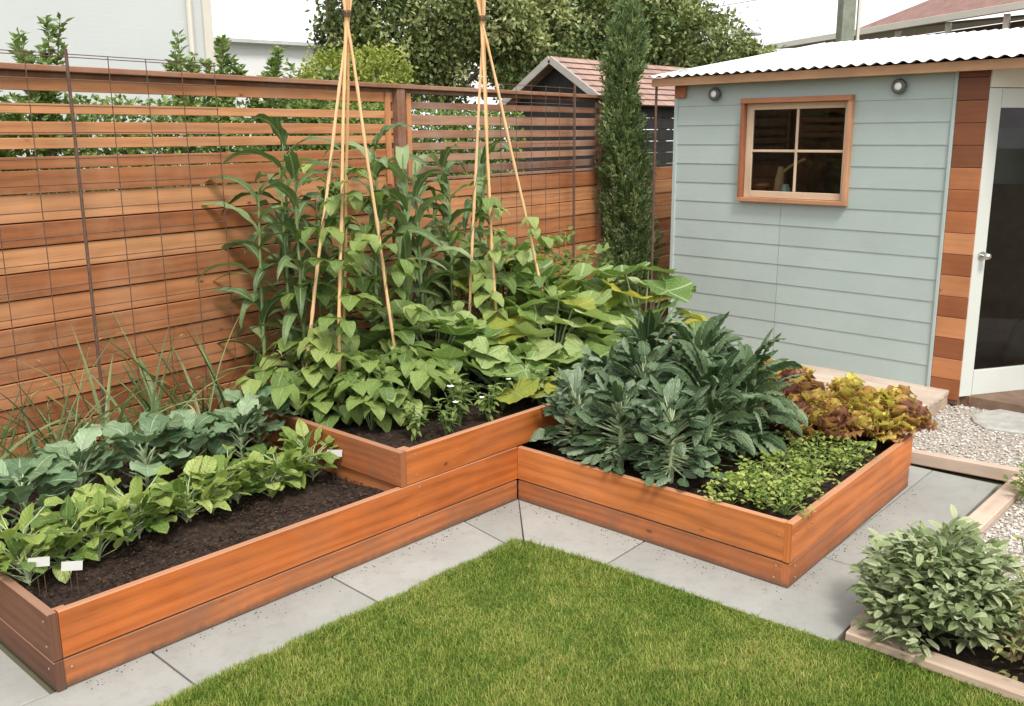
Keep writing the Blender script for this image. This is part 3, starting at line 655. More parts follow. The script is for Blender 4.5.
# wall core with openings
mb = LB()
for lo, hi in (((0.0, .001, .02), (WS0, .08, ZT)), ((WS1, .001, .02), (3.16, .08, ZT)), ((WS0, .001, .02), (WS1, .08, WZ0)), ((WS0, .001, WZ1), (WS1, .08, ZT))): box(mb, lo, hi)
for xw in (0.0, 4.84):
    ys = .081 if xw == 0 else 1.9; zq = lambda y: 2.90+y*.150
    pts = [(ys, .02), (3.2, .02), (3.2, zq(3.2)), (ys, zq(ys))]
    V = [(xw, a_, b_) for a_, b_ in pts]+[(xw+.06, a_, b_) for a_, b_ in pts]
    mb.add(V, [(0, 3, 2, 1), (4, 5, 6, 7), (0, 1, 5, 4), (1, 2, 6, 5), (2, 3, 7, 6), (3, 0, 4, 7)], [(a_, b_) for _, a_, b_ in V], .5)
box(mb, (.0, 3.2, .02), (4.9, 3.26, 3.38))
box(mb, (.06, .08, .0), (4.84, 3.2, .10)); 
mb.build('wall', M['inner'])
mb = LB()      # end walls siding on left side
for i in range(15):
    z0 = .143+i*H; vs = [(-.016, 0, z0), (-.016, 3.2, z0), (-.003, 3.2, z0+H), (-.003, 0, z0+H)]; mb.add(vs, [(3, 2, 1, 0)], [(y, z) for _, y, z in vs], random.random())
mb.build('siding', M['siding'])
mb = LB(); box(mb, (-.02, -.028, .14), (.022, .0, ZT), var=.8); mb.build('corner_trim', M['siding']); mb = LB(); box(mb, (SR-.028, -.030, .14), (SR, -.0, ZT), var=.8); mb.build('corner_trim', M['siding'])
# cedar accent panel
mb = LB()
vv = [.35, .75, .25, .9, .35, .85, .4, .95, .55, .45, .7, .1, .15, .18, .05]
z = .06
vv += [.05]
for i in range(16):
    z1 = z+.186
    if z1 > ZT: z1 = ZT
    box(mb, (SR+.004, -.018, z+.002), (3.17, .0, z1-.002), var=vv[i]); z = z1
    if z >= ZT: break
mb.build('accent_panel', M['accent'])
# frieze block at the left under the eave
mb = LB(); box(mb, (.0, -.05, 2.78), (.13, -.02, 2.92), var=.1); mb.build('bracket', M['winwood'])
# window: outer box frame proud of the wall, sash set back
fr = LB(); tw = .035
box(fr, (WS0, -.085, WZ1-.05), (WS1, .03, WZ1), var=.3); box(fr, (WS0, -.075, WZ0), (WS1, .03, WZ0+.04), var=.6)
box(fr, (WS0, -.075, WZ0+.041), (WS0+tw, .03, WZ1-.051), var=.05); box(fr, (WS1-tw, -.075, WZ0+.041), (WS1, .03, WZ1-.051), var=.9)
wo = fr.build('window', M['winwood'])
def sub(mbx, name, mat): o = MB.build(mbx, name, mat, wo, local=True); return o
M['sash'] = wood('pale_sash_wood', ((.40, .29, .20), (.46, .35, .25), (.48, .38, .28)), .6, .0, .5)
s0, s1, z0, z1 = WS0+tw+.002, WS1-tw-.002, WZ0+.042, WZ1-.052
mb = MB(); box(mb, (s0, -.012, z0), (s0+.075, .022, z1), var=.7); box(mb, (s1-.05, -.012, z0), (s1, .022, z1), var=.5)
box(mb, (s0+.076, -.012, z0), (s1-.051, .022, z0+.065), var=.4); box(mb, (s0+.076, -.012, z1-.06), (s1-.051, .022, z1), var=.3)
sub(mb, 'sash', M['sash'])
mb = MB(); cs = (s0+.076+s1-.051)/2; cz = (z0+z1)/2+.0
box(mb, (cs-.012, -.010, z0+.066), (cs+.012, .016, z1-.061), var=.8); box(mb, (s0+.077, -.009, cz-.012), (cs-.013, .015, cz+.012), var=.9); box(mb, (cs+.013, -.009, cz-.012), (s1-.052, .015, cz+.012), var=.9)
sub(mb, 'glazing_bar', M['sash'])
mb = MB(); mb.add([(s0+.07, .004, z0+.06), (s1-.045, .004, z0+.06), (s1-.045, .004, z1-.05), (s0+.07, .004, z1-.05)], [(0, 1, 2, 3)], [(0, 0), (1, 0), (1, 1), (0, 1)], .5); sub(mb, 'pane', M['glass'])
# corrugated roof
mb = LB(); nx = 46*8; x0, x1 = -.235, 5.2; ya, yb = -.215, 3.45; za, zb = 2.995, 3.545
xs = np.linspace(x0, x1, nx+1); wv = .0115*np.sin((xs-x0)/.118*2*PI)
for top in (0, 1):
    rows_ = []
    for k in range(5):
        f_ = k/4; y = ya+(yb-ya)*f_; z = za+(zb-za)*f_-(.0025 if top == 0 else 0)
        rows_.append(np.stack([xs, np.full(nx+1, y), z+wv], 1))
    V = np.concatenate(rows_); idx = np.arange(5*(nx+1)).reshape(5, nx+1)
    F = np.stack([idx[:-1, :-1], idx[:-1, 1:], idx[1:, 1:], idx[1:, :-1]], -1).reshape(-1, 4); mb.add(V, F, V[:, :2], .5)
M['roofmetal'] = plain('white_painted_corrugated_metal', (.74, .76, .78), .38, 0., .10, 2.)
mb.build('roof', M['roofmetal'], smooth=True)
mb = LB(); box(mb, (-.2, -.165, 2.895), (5.0, -.14, 2.978), var=.5)
mb.build('fascia', M['fascia'])
mb = LB(); bar(mb, (-.205, -.165, 2.93), (-.205, 3.4, 3.47), .07, .03, var=.5); mb.build('fascia', M['fascia'])
mb = LB()
mb.add([(-.19, -.139, 2.932), (4.95, -.139, 2.932), (4.95, 3.2, 3.455), (-.19, 3.2, 3.455)], [(0, 1, 2, 3)], [(0, 0), (5, 0), (5, 3), (0, 3)], .5); mb.build('soffit', M['fascia'])
mb = LB(); tube(mb, [(-.19, -.12, .0), (-.19, -.12, 2.93)], .014, 8); mb.build('eave_post', M['steel'])
# round bulkhead wall lamps
def walllamp(s_, z_):
    mb = LB(); ring = []
    for r_, d_ in ((.058, -.015), (.068, -.04), (.062, -.062), (.040, -.070), (.034, -.060)):
        ring.append([(s_+r_*math.cos(a_), d_-.01, z_+r_*math.sin(a_)) for a_ in np.linspace(0, 2*PI, 21)])
    V = np.array(ring).reshape(-1, 3); idx = np.arange(len(V)).reshape(5, 21)
    mb.add(V, np.stack([idx[:-1, :-1], idx[:-1, 1:], idx[1:, 1:], idx[1:, :-1]], -1).reshape(-1, 4), V[:, :2], .5)
    o = mb.build('wall_lamp', M['lampmetal'], smooth=True)
    mb = MB(); rg = [[(s_+.035*math.cos(p)*math.cos(a_), -.068-.014*math.sin(p), z_+.035*math.cos(p)*math.sin(a_)) for a_ in np.linspace(0, 2*PI, 21)] for p in np.linspace(0, PI/2-.01, 6)]
    V = np.array(rg).reshape(-1, 3); idx = np.arange(len(V)).reshape(6, 21)
    mb.add(V, np.stack([idx[:-1, :-1], idx[:-1, 1:], idx[1:, 1:], idx[1:, :-1]], -1).reshape(-1, 4), V[:, :2], .5)
    MB.build(mb, 'lens', M['lens'], o, local=True, smooth=True)
M['lampmetal'] = plain('dull_grey_metal', (.10, .105, .10), .45, .3)
M['lens'] = plain('frosted_lens', (.75, .75, .72), .25)
walllamp(.50, 2.80); walllamp(2.42, 2.80)
# angled entrance wall: cream head, white glass door
A0 = Vector((3.175, -.01, 0)); AD = Vector((.447, .895, 0)).normalized(); AN = Vector((AD.y, -AD.x, 0))
def ab(mb, u0, u1, z0, z1, d0, d1, var=.5, bev=.004):
    c0 = A0+AD*u0; c1 = A0+AD*u1; off = AN*((d0+d1)/2)
    if (z1-z0) > (u1-u0): bar(mb, c0.lerp(c1, .5)+off+Vector((0, 0, z0)), c0.lerp(c1, .5)+off+Vector((0, 0, z1)), u1-u0, abs(d1-d0), AD, bev, var)
    else: bar(mb, c0+off+Vector((0, 0, (z0+z1)/2)), c1+off+Vector((0, 0, (z0+z1)/2)), z1-z0, abs(d1-d0), (0, 0, 1), bev, var)
mb = LB(); ab(mb, -.0, 2.0, 2.765, 2.94, -.06, .012); mb.build('door_head', M['white'])
mb = LB(); ab(mb, 1.02, 2.0, .02, 2.764, -.06, .0); mb.build('wall', M['siding'])
mb = LB(); ab(mb, .1, 1.4, .03, .095, -.08, .02, .2); mb.build('threshold', M['bedlow'])
mb = LB(); sw = .135
ab(mb, .005, .005+sw, .10, 2.76, -.05, -.005); ab(mb, 1.0-sw, 1.0, .10, 2.76, -.05, -.005)
ab(mb, .006+sw, .999-sw, .10, .33, -.05, -.005); ab(mb, .006+sw, .999-sw, 2.60, 2.76, -.05, -.005)
do = mb.build('door', M['doorwhite'])
mb = MB(); p = [A0+AD*u_+AN*(-.028)+Vector((0, 0, z_)) for u_, z_ in ((sw, .32), (1.0-sw, .32), (1.0-sw, 2.61), (sw, 2.61))]
mb.add([tuple(x) for x in p], [(0, 1, 2, 3)], [(0, 0), (1, 0), (1, 1), (0, 1)], .5); MB.build(mb, 'pane', M['glass'], do, local=True)
mb = MB(); hp = A0+AD*.09+Vector((0, 0, 1.36)); tube(mb, [hp+AN*.0, hp+AN*.012], .036, 14); tube(mb, [hp+AN*.012, hp+AN*.045], .012, 10)
tube(mb, [hp+AN*.045, hp+AN*.055, hp+AN*.085, hp+AN*.095], [.014, .030, .030, .012], 14)
MB.build(mb, 'handle', M['metal'], do, local=True, smooth=True)
# inside the shed
M['tan'] = plain('tan_fabric', (.22, .15, .09), .9, var=.3)
M['offwhite'] = plain('off_white_panel', (.42, .44, .40), .6)
t = thing('reflection_panel', 'added pale panel with a dark round emblem behind the door glass, for its reflected light band', 'panel', (0, 0, 0))  # added pale panel in place of the reflected light band in the door glass
t.location = W0 + Matrix.Rotation(WROT, 3, 'Z') @ Vector((3.2, 1.6, 1.90)); t.rotation_euler = (0, 0, WROT)
mb = MB(); box(mb, (-.62, 0, -.0), (.60, .04, .54)); MB.build(mb, 'board', M['offwhite'], t, local=True)
mb = MB()
pts = [(.08*math.cos(a_), -.012, .30+.055+.055*math.sin(a_)) for a_ in np.linspace(.3, 4.7, 9)]+[(.08*math.cos(a_), -.012, .30-.055+.055*math.sin(a_)) for a_ in np.linspace(1.57, -2.8, 9)]
tube(mb, pts, .016, 6); MB.build(mb, 'emblem', M['dark'], t, local=True)
t = thing('sack', 'slumped tan fabric sack on the shed floor behind the door glass', 'sack', (0, 0, 0)); t.location = W0 + Matrix.Rotation(WROT, 3, 'Z') @ Vector((3.35, 1.25, .10)); t.rotation_euler = (0, 0, WROT)
mb = MB(); rg = []
for h_, r_ in ((0, .20), (.06, .27), (.25, .26), (.45, .22), (.62, .14), (.70, .10), (.74, .13), (.72, .02)):
    rg.append([((r_+.02*math.sin(5*a_+h_*9))*math.cos(a_)+h_*.1, (r_+.02*math.sin(4*a_))*math.sin(a_), h_) for a_ in np.linspace(0, 2*PI, 25)])
V = np.array(rg).reshape(-1, 3); idx = np.arange(len(V)).reshape(8, 25); mb.add(V, np.stack([idx[:-1, :-1], idx[:-1, 1:], idx[1:, 1:], idx[1:, :-1]], -1).reshape(-1, 4), V[:, :2], .5)
MB.build(mb, 'cloth', M['tan'], t, local=True, smooth=True)
def inshed(v): return W0 + Matrix.Rotation(WROT, 3, 'Z') @ Vector(v)
M['shelf'] = plain('shelf_wood', (.20, .12, .07), .7)
t = thing('shelf', 'wooden shelf inside the shed under the window', 'shelf', inshed((.9, .09, 1.72)), WROT); mb = MB(); box(mb, (0, 0, 0), (1.1, .28, .035)); MB.build(mb, 'board', M['shelf'], t, local=True)
M['jar'] = plain('pale_glass_jar', (.35, .45, .42), .15); M['terracotta'] = plain('terracotta', (.40, .16, .08), .8); M['toolwood'] = plain('tool_wood', (.42, .25, .12), .6)
def lathe(mb, prof_, n=16, off=(0, 0, 0)):
    V = np.array([[(off[0]+r_*math.cos(a_), off[1]+r_*math.sin(a_), off[2]+h_) for a_ in np.linspace(0, 2*PI, n+1)] for r_, h_ in prof_]).reshape(-1, 3); k = len(prof_); idx = np.arange(len(V)).reshape(k, n+1)
    mb.add(V, np.stack([idx[:-1, :-1], idx[:-1, 1:], idx[1:, 1:], idx[1:, :-1]], -1).reshape(-1, 4), V[:, :2], .5)
for lab, sx_, prof_, mt in (('small pale jar standing inside the shed window', .47, [(.0, 0), (.045, 0), (.05, .02), (.05, .11), (.035, .13), (.035, .15), (0, .15)], 'jar'), ('low pale jar on the right inside the shed window', .60, [(0, 0), (.05, 0), (.055, .06), (.05, .08), (0, .08)], 'jar'), ('terracotta pot in the left corner inside the shed window', .2, [(0, 0), (.05, 0), (.075, .12), (.085, .12), (.085, .15), (.07, .15), (.06, .1), (0, .1)], 'terracotta')):
    t = thing('jar' if mt == 'jar' else 'flower_pot', lab, 'jar' if mt == 'jar' else 'pot', inshed((.9+sx_-.15, .2, 1.755)), WROT); mb = MB(); lathe(mb, prof_); MB.build(mb, 'body', M[mt], t, local=True, smooth=True)
t = thing('watering_can', 'tan wooden scoop leaning inside the lower left window pane', 'scoop', inshed((1.1, .25, 1.755)), WROT); t.name = 'scoop'
mb = MB(); tube(mb, [(0, 0, .0), (.02, .0, .2), (.03, .0, .32)], [.05, .045, .03], 10); tube(mb, [(.03, 0, .25), (.14, 0, .33), (.28, .02, .40)], .016, 8); MB.build(mb, 'body', M['toolwood'], t, local=True, smooth=True)

# deck
dk = thing('deck', 'low pale weathered wooden deck along the front of the shed', 'deck', (5.75, -1.45, 0))
mb = MB(); nb = 12; xa, xb = 5.72, 7.40
for i in range(nb):
    a_ = xa+(xb-xa)*i/nb; b_ = xa+(xb-xa)*(i+1)/nb
    bar(mb, ((a_+b_)/2, -1.475+(i/nb)*.09, .132), ((a_+b_)/2+.1, 2.4, .132), .030, b_-a_-.005, bev=.003)
mb.build('deck_boards', M['deck'], dk)
mb = MB(); bar(mb, (5.74, -1.44, .055), (7.40, -1.36, .055), .115, .035, var=.1); bar(mb, (5.76, -1.42, .055), (5.86, 2.3, .055), .115, .035, var=.1); mb.build('fascia_board', M['timber'], dk)

# ================================================================== TEEPEES
def teepee(apex, feet, over, label, r=.0115):
    t = thing('cane_teepee', label, 'plant support', (np.mean([f[0] for f in feet]), np.mean([f[1] for f in feet]), .5)); ax = Vector(apex)
    for i, f in enumerate(feet):
        f = Vector(f); d = (ax-f).normalized(); o_ = Vector((.014*math.cos(i*1.7), .014*math.sin(i*1.7), 0)); mb = MB()
        n = 45; pts = [f+(ax+o_-f)*(k/n) for k in range(n+1)]+[ax+o_+d*over]
        pts = [p+Vector((math.sin(k*.3+i)*.006, math.cos(k*.24+i)*.006, 0)) for k, p in enumerate(pts)]
        tube(mb, pts, [r*(1.12-.006*k)*(1.22 if k % 5 == 2 else 1) for k in range(len(pts))], 7, var=random.random()); mb.build('cane', M['cane'], t, smooth=True)
    mb = MB()
    for k in range(5): tube(mb, [(apex[0]+.026*math.cos(a_), apex[1]+.026*math.sin(a_), apex[2]-.03+k*.008+.002*a_/6) for a_ in np.linspace(0, 2*PI, 11)], .003, 5)
    mb.build('twine', M['steel'], t)
TP1 = (2.70, 1.15, 3.20); TP2 = (4.02, 1.20, 3.28)
F1 = [(2.34, 1.42, .5), (2.36, 1.02, .5), (3.02, 1.10, .5), (2.82, 1.55, .5)]
F2 = [(3.98, 1.40, .5), (3.95, 1.0, .5), (4.72, 1.02, .5), (4.35, 1.45, .5)]
teepee(TP1, F1, .35, 'tall bamboo cane teepee standing left among the climbing beans')
teepee(TP2, F2, .30, 'tall bamboo cane teepee standing right above the squash leaves')

# ================================================================== PLANTS
ORD = ['first', 'second', 'third', 'fourth', 'fifth', 'sixth', 'seventh', 'eighth', 'ninth', 'tenth', 'eleventh', 'twelfth']
U = random.uniform
# --- front row of the left bed: young yellow-green leafy plants
def young(seed):
    random.seed(seed); f = MB(); s = MB()
    for i in range(26):
        az = i*2.4+U(-.3, .3); h = U(.04, .20); rd = U(.02, .07); b = Vector((rd*math.cos(az), rd*math.sin(az), h))
        pl = U(.03, .08); pe = b+Vector((math.cos(az)*pl, math.sin(az)*pl, pl*U(.3, 1.)))
        tube(s, [(0, 0, h*.3), b*.7+Vector((0, 0, h*.25)), tuple(pe)], [.004, .003, .0022], 5)
        leaf(f, pe, az+U(-.4, .4), U(.2, 1.35), U(.08, .16), U(.055, .10), 'heart' if U(0, 1) < .4 else 'oblong', arch=U(.2, 1.6), fold=U(.0, .3), ruf=U(.08, .22), freq=2.5, roll=U(-.4, .4), nv=6, nu=4)
    tube(s, [(0, 0, -.03), (.004, 0, .08), (0, .004, .2)], [.005, .0045, .003], 6)
    return s, f
def mkplant(name, label, cat, loc, rz, group, parts, local=True):
    t = thing(name, label, cat, loc, rz, group); ch = [mb.build(pn, mt, t, local=True, smooth=True) for pn, mb, mt in parts if mb.n]
    keep(t, *ch); return t
def row(name, cat, group, maker, mats, spots, labels, nvar=3, scl=(.9, 1.12), seed=11):
    protos = []
    for i, ((x, y, z), lb) in enumerate(zip(spots, labels)):
        random.seed(seed*31+i); rz = U(0, 6.28); sc = U(*scl)
        if i < nvar:
            parts = maker(seed+i); t = mkplant(name, lb, cat, (x, y, z), rz, group, [(pn, mb, mt) for mb, (pn, mt) in zip(parts, mats)]); t.scale = (sc,)*3; protos.append(t)
        else: dup(protos[i % nvar], (x, y, z), rz, lb, sc, group)
    random.seed(seed)
sp = [(-.0+.12+i*.178, .52+.14*min(i/5, 1)+.03*math.sin(i*2.1), .30) for i in range(11)]
row('leafy_vegetable_plant', 'vegetable plant', 'young leafy plants in the front row of the left bed', young, [('stem', G['palestem']), ('foliage', G['chard'])], sp,
    ['%s yellow-green leafy plant from the left in the front row of the left bed' % ORD[i] for i in range(11)], 4, (.82, 1.05), 21)
sp = [(.14+i*.30, .68+.05*math.sin(i*1.9), .30) for i in range(6)]
row('leafy_vegetable_plant', 'vegetable plant', 'young leafy plants behind the front row', young, [('stem', G['palestem']), ('foliage', G['chard'])], sp,
    ['%s taller yellow-green plant from the left just behind the front row' % ORD[i] for i in range(6)], 2, (1.05, 1.3), 61)
# --- broccoli
def brocc(seed):
    random.seed(seed); f = MB(); s = MB()
    for i in range(19):
        az = i*2.4+U(-.3, .3); k = i/19; h = .08+.20*k; pl = U(.08, .15)*(1.2-.5*k); e = .55+k*.6
        b = Vector((0, 0, h)); pe = b+Vector((math.cos(az)*math.cos(e), math.sin(az)*math.cos(e), math.sin(e)))*pl
        tube(s, [tuple(b), tuple(b.lerp(pe, .5)+Vector((0, 0, .01))), tuple(pe)], [.006, .005, .004], 6)
        leaf(f, pe, az+U(-.2, .2), U(.35, 1.25), U(.14, .21), U(.12, .17), 'round' if U(0, 1) < .6 else 'lobed', arch=U(.4, 1.3), fold=U(.0, .25), ruf=U(.10, .22), freq=2.7, roll=U(-.3, .3), nv=14, nu=6)
    tube(s, [(0, 0, -.03), (0, 0, .14), (0, 0, .26)], [.012, .011, .008], 8)
    return s, f
sp = [(.32, 1.05, .3), (.66, 1.12, .3), (1.02, 1.08, .3), (1.36, 1.18, .3), (1.68, 1.12, .3), (1.92, 1.3, .3), (.02+.12, 1.2, .3)]
row('broccoli_plant', 'vegetable plant', 'blue-green broccoli plants in the middle row of the left bed', brocc, [('stem', G['palestem']), ('foliage', G['brocc'])], sp,
    ['%s blue-green broccoli plant in the middle row of the left bed, counted from the left' % ORD[i+1] for i in range(6)]+['blue-green broccoli plant at the far left end of the middle row'], 3, (1.0, 1.22), 31)
# --- leeks / onions
def leek(seed):
    random.seed(seed); f = MB(); d = MB()
    for i in range(9):
        az = U(0, 6.28); L_ = U(.65, 1.15); 
        if i % 3: leaf(f, (U(-.02, .02), U(-.02, .02), 0), az, U(1.25, 1.52), L_, U(.018, .034), 'strap', arch=U(.2, 1.5), fold=.5, nv=9, nu=2, twist=U(-1, 1))
        else:
            a_ = np.linspace(0, 1, 8); e = U(1.1, 1.45); ar = U(.3, 1.2); p = [(0, 0, 0)]
            for k in range(7): th = e-ar*k/7; p.append((p[-1][0]+math.cos(az)*math.cos(th)*L_/7, p[-1][1]+math.sin(az)*math.cos(th)*L_/7, p[-1][2]+math.sin(th)*L_/7))
            tube(f, p, [.006, .007, .007, .006, .005, .004, .003, .001], 6, var=U(0, 1))
            leaf(d, p[-1], az, e-ar, U(.04, .12), .010, 'strap', arch=1.5, nv=4, nu=2)
    for i in range(2):
        az = U(0, 6.28); leaf(d, (0, 0, .02), az, U(.9, 1.4), U(.4, .7), .010, 'strap', arch=U(1.5, 2.6), fold=.3, nv=8, nu=2)
    return f, d
sp = [(.16+i*.22, 1.52+.10*math.sin(i*2.3)+.02*i, .3) for i in range(10)]
row('leek_plant', 'vegetable plant', 'grassy leeks in the back row of the left bed', leek, [('foliage', G['leek']), ('dry_leaf', G['dry'])], sp,
    ['%s thin-leaved leek from the left in the back row against the fence' % ORD[i] for i in range(10)], 4, (.85, 1.1), 41)
def feather(seed):
    random.seed(seed); f = MB(); s = MB()
    for i in range(10):
        az = i*2.4; L_ = U(.3, .48); e = U(1.0, 1.45); ar = U(.3, 1.1); p = [(0, 0, 0)]
        for k in range(6): th = e-ar*k/6; p.append((p[-1][0]+math.cos(az)*math.cos(th)*L_/6, p[-1][1]+math.sin(az)*math.cos(th)*L_/6, p[-1][2]+math.sin(th)*L_/6))
        tube(s, p, .002, 4); m_ = 90
        k = rng.uniform(.25, 1, m_)*6; i0 = np.minimum(k.astype(int), 5); pp = np.array(p); P = pp[i0]+(pp[i0+1]-pp[i0])*(k-i0)[:, None]
        D = rdir(m_, .4); cards(f, P, D, rdir(m_), rng.uniform(.02, .06, m_), .006, np.full(m_, U(0, 1))+rng.uniform(-.2, .2, m_))
    return s, f
row('carrot_plant', 'vegetable plant', 'feathery green tops at the back of the left bed', feather, [('stem', G['stem']), ('foliage', G['feather'])],
    [(.75, 1.72, .3), (1.02, 1.76, .3), (1.42, 1.75, .3), (1.75, 1.7, .3), (.3, 1.7, .3)],
    ['%s dark feathery plant from the left at the foot of the fence' % ORD[i+1] for i in range(4)]+['dark feathery plant farthest left at the foot of the fence'], 2, (.95, 1.2), 51)
# --- plant labels
M['tagwhite'] = plain('white_plastic_tag', (.36, .36, .33), .55, var=.12)
def marker(loc, rz, lab, hh=.13):
    t = thing('plant_marker', lab, 'plant label', loc, rz, 'white plant markers'); mb = MB(); tube(mb, [(-.015, 0, -.03), (-.015, 0, hh)], .0018, 5); tube(mb, [(.015, 0, -.03), (.015, 0, hh)], .0018, 5); MB.build(mb, 'stake', M['steel'], t, local=True)
    mb = MB(); c, s_ = .018, .012; bar(mb, (-.048, -.006, hh+.008), (.048, -.006, hh+.008), .044, .002, (0, .45, 1), .0005); MB.build(mb, 'tag', M['tagwhite'], t, local=True)
marker((.24, .29, .3), R(-40), 'white plant marker standing in bare soil near the left bed corner')
marker((.12, .36, .3), R(-36), 'white plant marker among the leaves near the left bed end', .17)
marker((2.0, .58, .3), R(-50), 'white plant marker beside the upper planter side board', .17)

# --- climbing beans on the teepees
def trifol(f, b, az, pitch, sz, var=None):
    b = np.array(b)
    v = U(0, 1) if var is None else var
    leaf(f, b+np.array([math.cos(az), math.sin(az), .1])*sz*.15, az, pitch, sz*1.05, sz*.82, 'heart', arch=U(.6, 1.4), fold=U(.0, .3), ruf=.08, nv=7, nu=4, var=v)
    for sg in (-1, 1): leaf(f, b, az+sg*U(1.2, 1.6), pitch-U(.0, .3), sz*.95, sz*.78, 'heart', arch=U(.6, 1.4), fold=U(0, .3), ruf=.08, nv=7, nu=4, roll=sg*U(-.2, .3), var=v+U(-.1, .1))
def vine(name, lab, poles, apex, zmax, n, group, low, nlow, seed, cat='climbing bean'):
    random.seed(seed); f = MB(); s = MB(); base = Vector((np.mean([p[0] for p in poles]), np.mean([p[1] for p in poles]), .5)); ap = Vector(apex)
    for pi, p in enumerate(poles):
        p = Vector(p); H_ = zmax*U(.85, 1.1); pts = []
        for k in range(36):
            q = p.lerp(ap, min(H_*k/36, 1)); a_ = k*.9+pi; pts.append(tuple(q+Vector((math.cos(a_), math.sin(a_), 0))*.014))
        tube(s, pts, .003, 4)
        for k in range(n):
            f_ = (k+U(0, 1))/n; q = Vector(pts[int(f_*35)]); az = U(0, 6.28); pl = U(.05, .16); pe = q+Vector((math.cos(az)*pl, math.sin(az)*pl, U(-.02, .07)))
            tube(s, [tuple(q), tuple(q.lerp(pe, .5)+Vector((0, 0, .015))), tuple(pe)], .0018, 4)
            trifol(f, pe, az, U(-.5, .35), U(.13, .20)*(1.15-.45*f_))
    for k in range(nlow):
        az = U(0, 6.28); rr = U(.05, low); q = base+Vector((math.cos(az)*rr*1.2, math.sin(az)*rr, U(.12, .45))); pe = q
        r0 = base+Vector((math.cos(az)*rr*.4, math.sin(az)*rr*.4, .02)); tube(s, [tuple(r0), tuple(r0.lerp(pe, .6)+Vector((0, 0, .03))), tuple(pe)], .002, 4)
        trifol(f, pe, az, U(-.5, .3), U(.15, .22))
    t = thing(name, lab, cat, base, 0, group); s.build('vine_stem', G['stem'], t, smooth=True); f.build('foliage', G['bean'], t, smooth=True)
gb = 'climbing beans on the cane teepees'
vine('climbing_bean', 'climbing bean plant with heart-shaped leaves at the foot of the left cane teepee, left side', [F1[0], F1[1]], TP1, .70, 20, gb, .45, 24, 101)
vine('climbing_bean', 'climbing bean plant on the right-hand canes of the left teepee', [F1[2], F1[3]], TP1, .72, 22, gb, .42, 16, 102)
vine('climbing_bean', 'climbing bean plant on the canes of the right teepee', F2, TP2, .55, 13, gb, .35, 10, 103)
# beans filling the front left of the tier
def lowbean(seed):
    random.seed(seed); f = MB(); s = MB()
    for k in range(15):
        az = k*2.4; rr = U(.05, .26); h = U(.10, .42); pe = Vector((math.cos(az)*rr, math.sin(az)*rr, h))
        tube(s, [(0, 0, 0), (pe.x*.5, pe.y*.5, h*.75), tuple(pe)], .0025, 4); trifol(f, pe, az+U(-.4, .4), U(-.4, .35), U(.13, .19))
    return s, f
row('bush_bean', 'bean plant', 'bushy beans below the left teepee', lowbean, [('stem', G['stem']), ('foliage', G['bean'])],
    [(2.36, .66, .51), (2.62, .62, .51), (2.42, 1.05, .51), (2.92, .72, .51), (2.3, 1.35, .51), (3.2, .95, .51)],
    ['bushy bean plant leaning over the upper planter side board', 'second bushy bean plant from the planter corner', 'bushy bean plant in front of the left teepee', 'bushy bean plant right of the left teepee', 'bushy bean plant behind the left teepee foot', 'bushy bean plant next to the squash leaves'], 3, (.85, 1.05), 71)
# --- flowering low plants
def flow(seed):
    random.seed(seed); f = MB(); s = MB(); w_ = MB()
    for k in range(7):
        az = k*2.4; h = U(.12, .28); rr = U(.02, .09); tip = Vector((math.cos(az)*rr, math.sin(az)*rr, h)); tube(s, [(0, 0, 0), tuple(tip*.6), tuple(tip)], .003, 5)
        for j in range(9):
            q = tip*U(.4, 1.05); a2 = U(0, 6.28); leaf(f, tuple(q), a2, U(-.2, .8), U(.045, .085), U(.022, .04), 'ovate', arch=U(.3, 1.2), fold=.2, nv=4, nu=2)
        if k == 3:
            a2 = U(0, 6.28)
            for j in range(5): leaf(w_, tuple(tip+Vector((0, 0, .015))), a2+j*1.256, .3, .026, .024, 'oblong', arch=-.3, nv=3, nu=2)
    return s, f, w_
row('flowering_vegetable', 'vegetable plant', 'small flowering plants along the front of the planter tier', flow, [('stem', G['stem']), ('foliage', G['bean']), ('flower', G['flower'])],
    [(2.42, .30, .515), (2.60, .20, .515), (2.82, .30, .515), (3.02, .22, .515), (3.28, .34, .515), (2.95, .45, .515), (3.55, .22, .515)],
    ['%s small white-flowered plant from the left along the planter front' % ORD[i] for i in range(5)]+['small white-flowered plant a step back from the planter front', 'small white-flowered plant nearest the kale along the planter front'], 3, (.9, 1.25), 81)
# --- corn
def corn(seed):
    random.seed(seed); f = MB(); s = MB(); H_ = U(1.55, 1.9); lx, ly = U(-.06, .06), U(-.06, .06)
    pts = [(lx*(k/8)**2, ly*(k/8)**2, H_*k/8) for k in range(9)]; tube(s, pts, [.016, .016, .015, .014, .013, .012, .010, .007, .004], 8)
    a0 = U(0, 6.28)
    for k in range(15):
        h = .15+(H_-.15)*k/15; az = a0+(k % 2)*PI+U(-.6, .6); q = (lx*(h/H_)**2, ly*(h/H_)**2, h)
        leaf(f, q, az, U(1.0, 1.4), U(.45, .80)*(1-.25*abs(k/13-.5)), U(.07, .105), 'strap', arch=U(1.5, 3.0), fold=U(.15, .5), ruf=U(.1, .3), freq=3.5, nv=13, nu=4, twist=U(-.9, .9))
    return s, f
csp = [(3.05, 1.95, .5), (3.85, 1.80, .5), (4.35, 2.0, .5), (4.62, 1.85, .5), (4.15, 1.72, .5), (2.56, 1.80, .5), (2.72, 1.98, .5), (2.40, 1.92, .5), (2.80, 1.75, .5), (3.30, 1.70, .5), (3.55, 1.95, .5), (3.72, 1.62, .5), (3.98, 1.95, .5), (3.45, 1.50, .5), (2.55, 1.62, .5)]
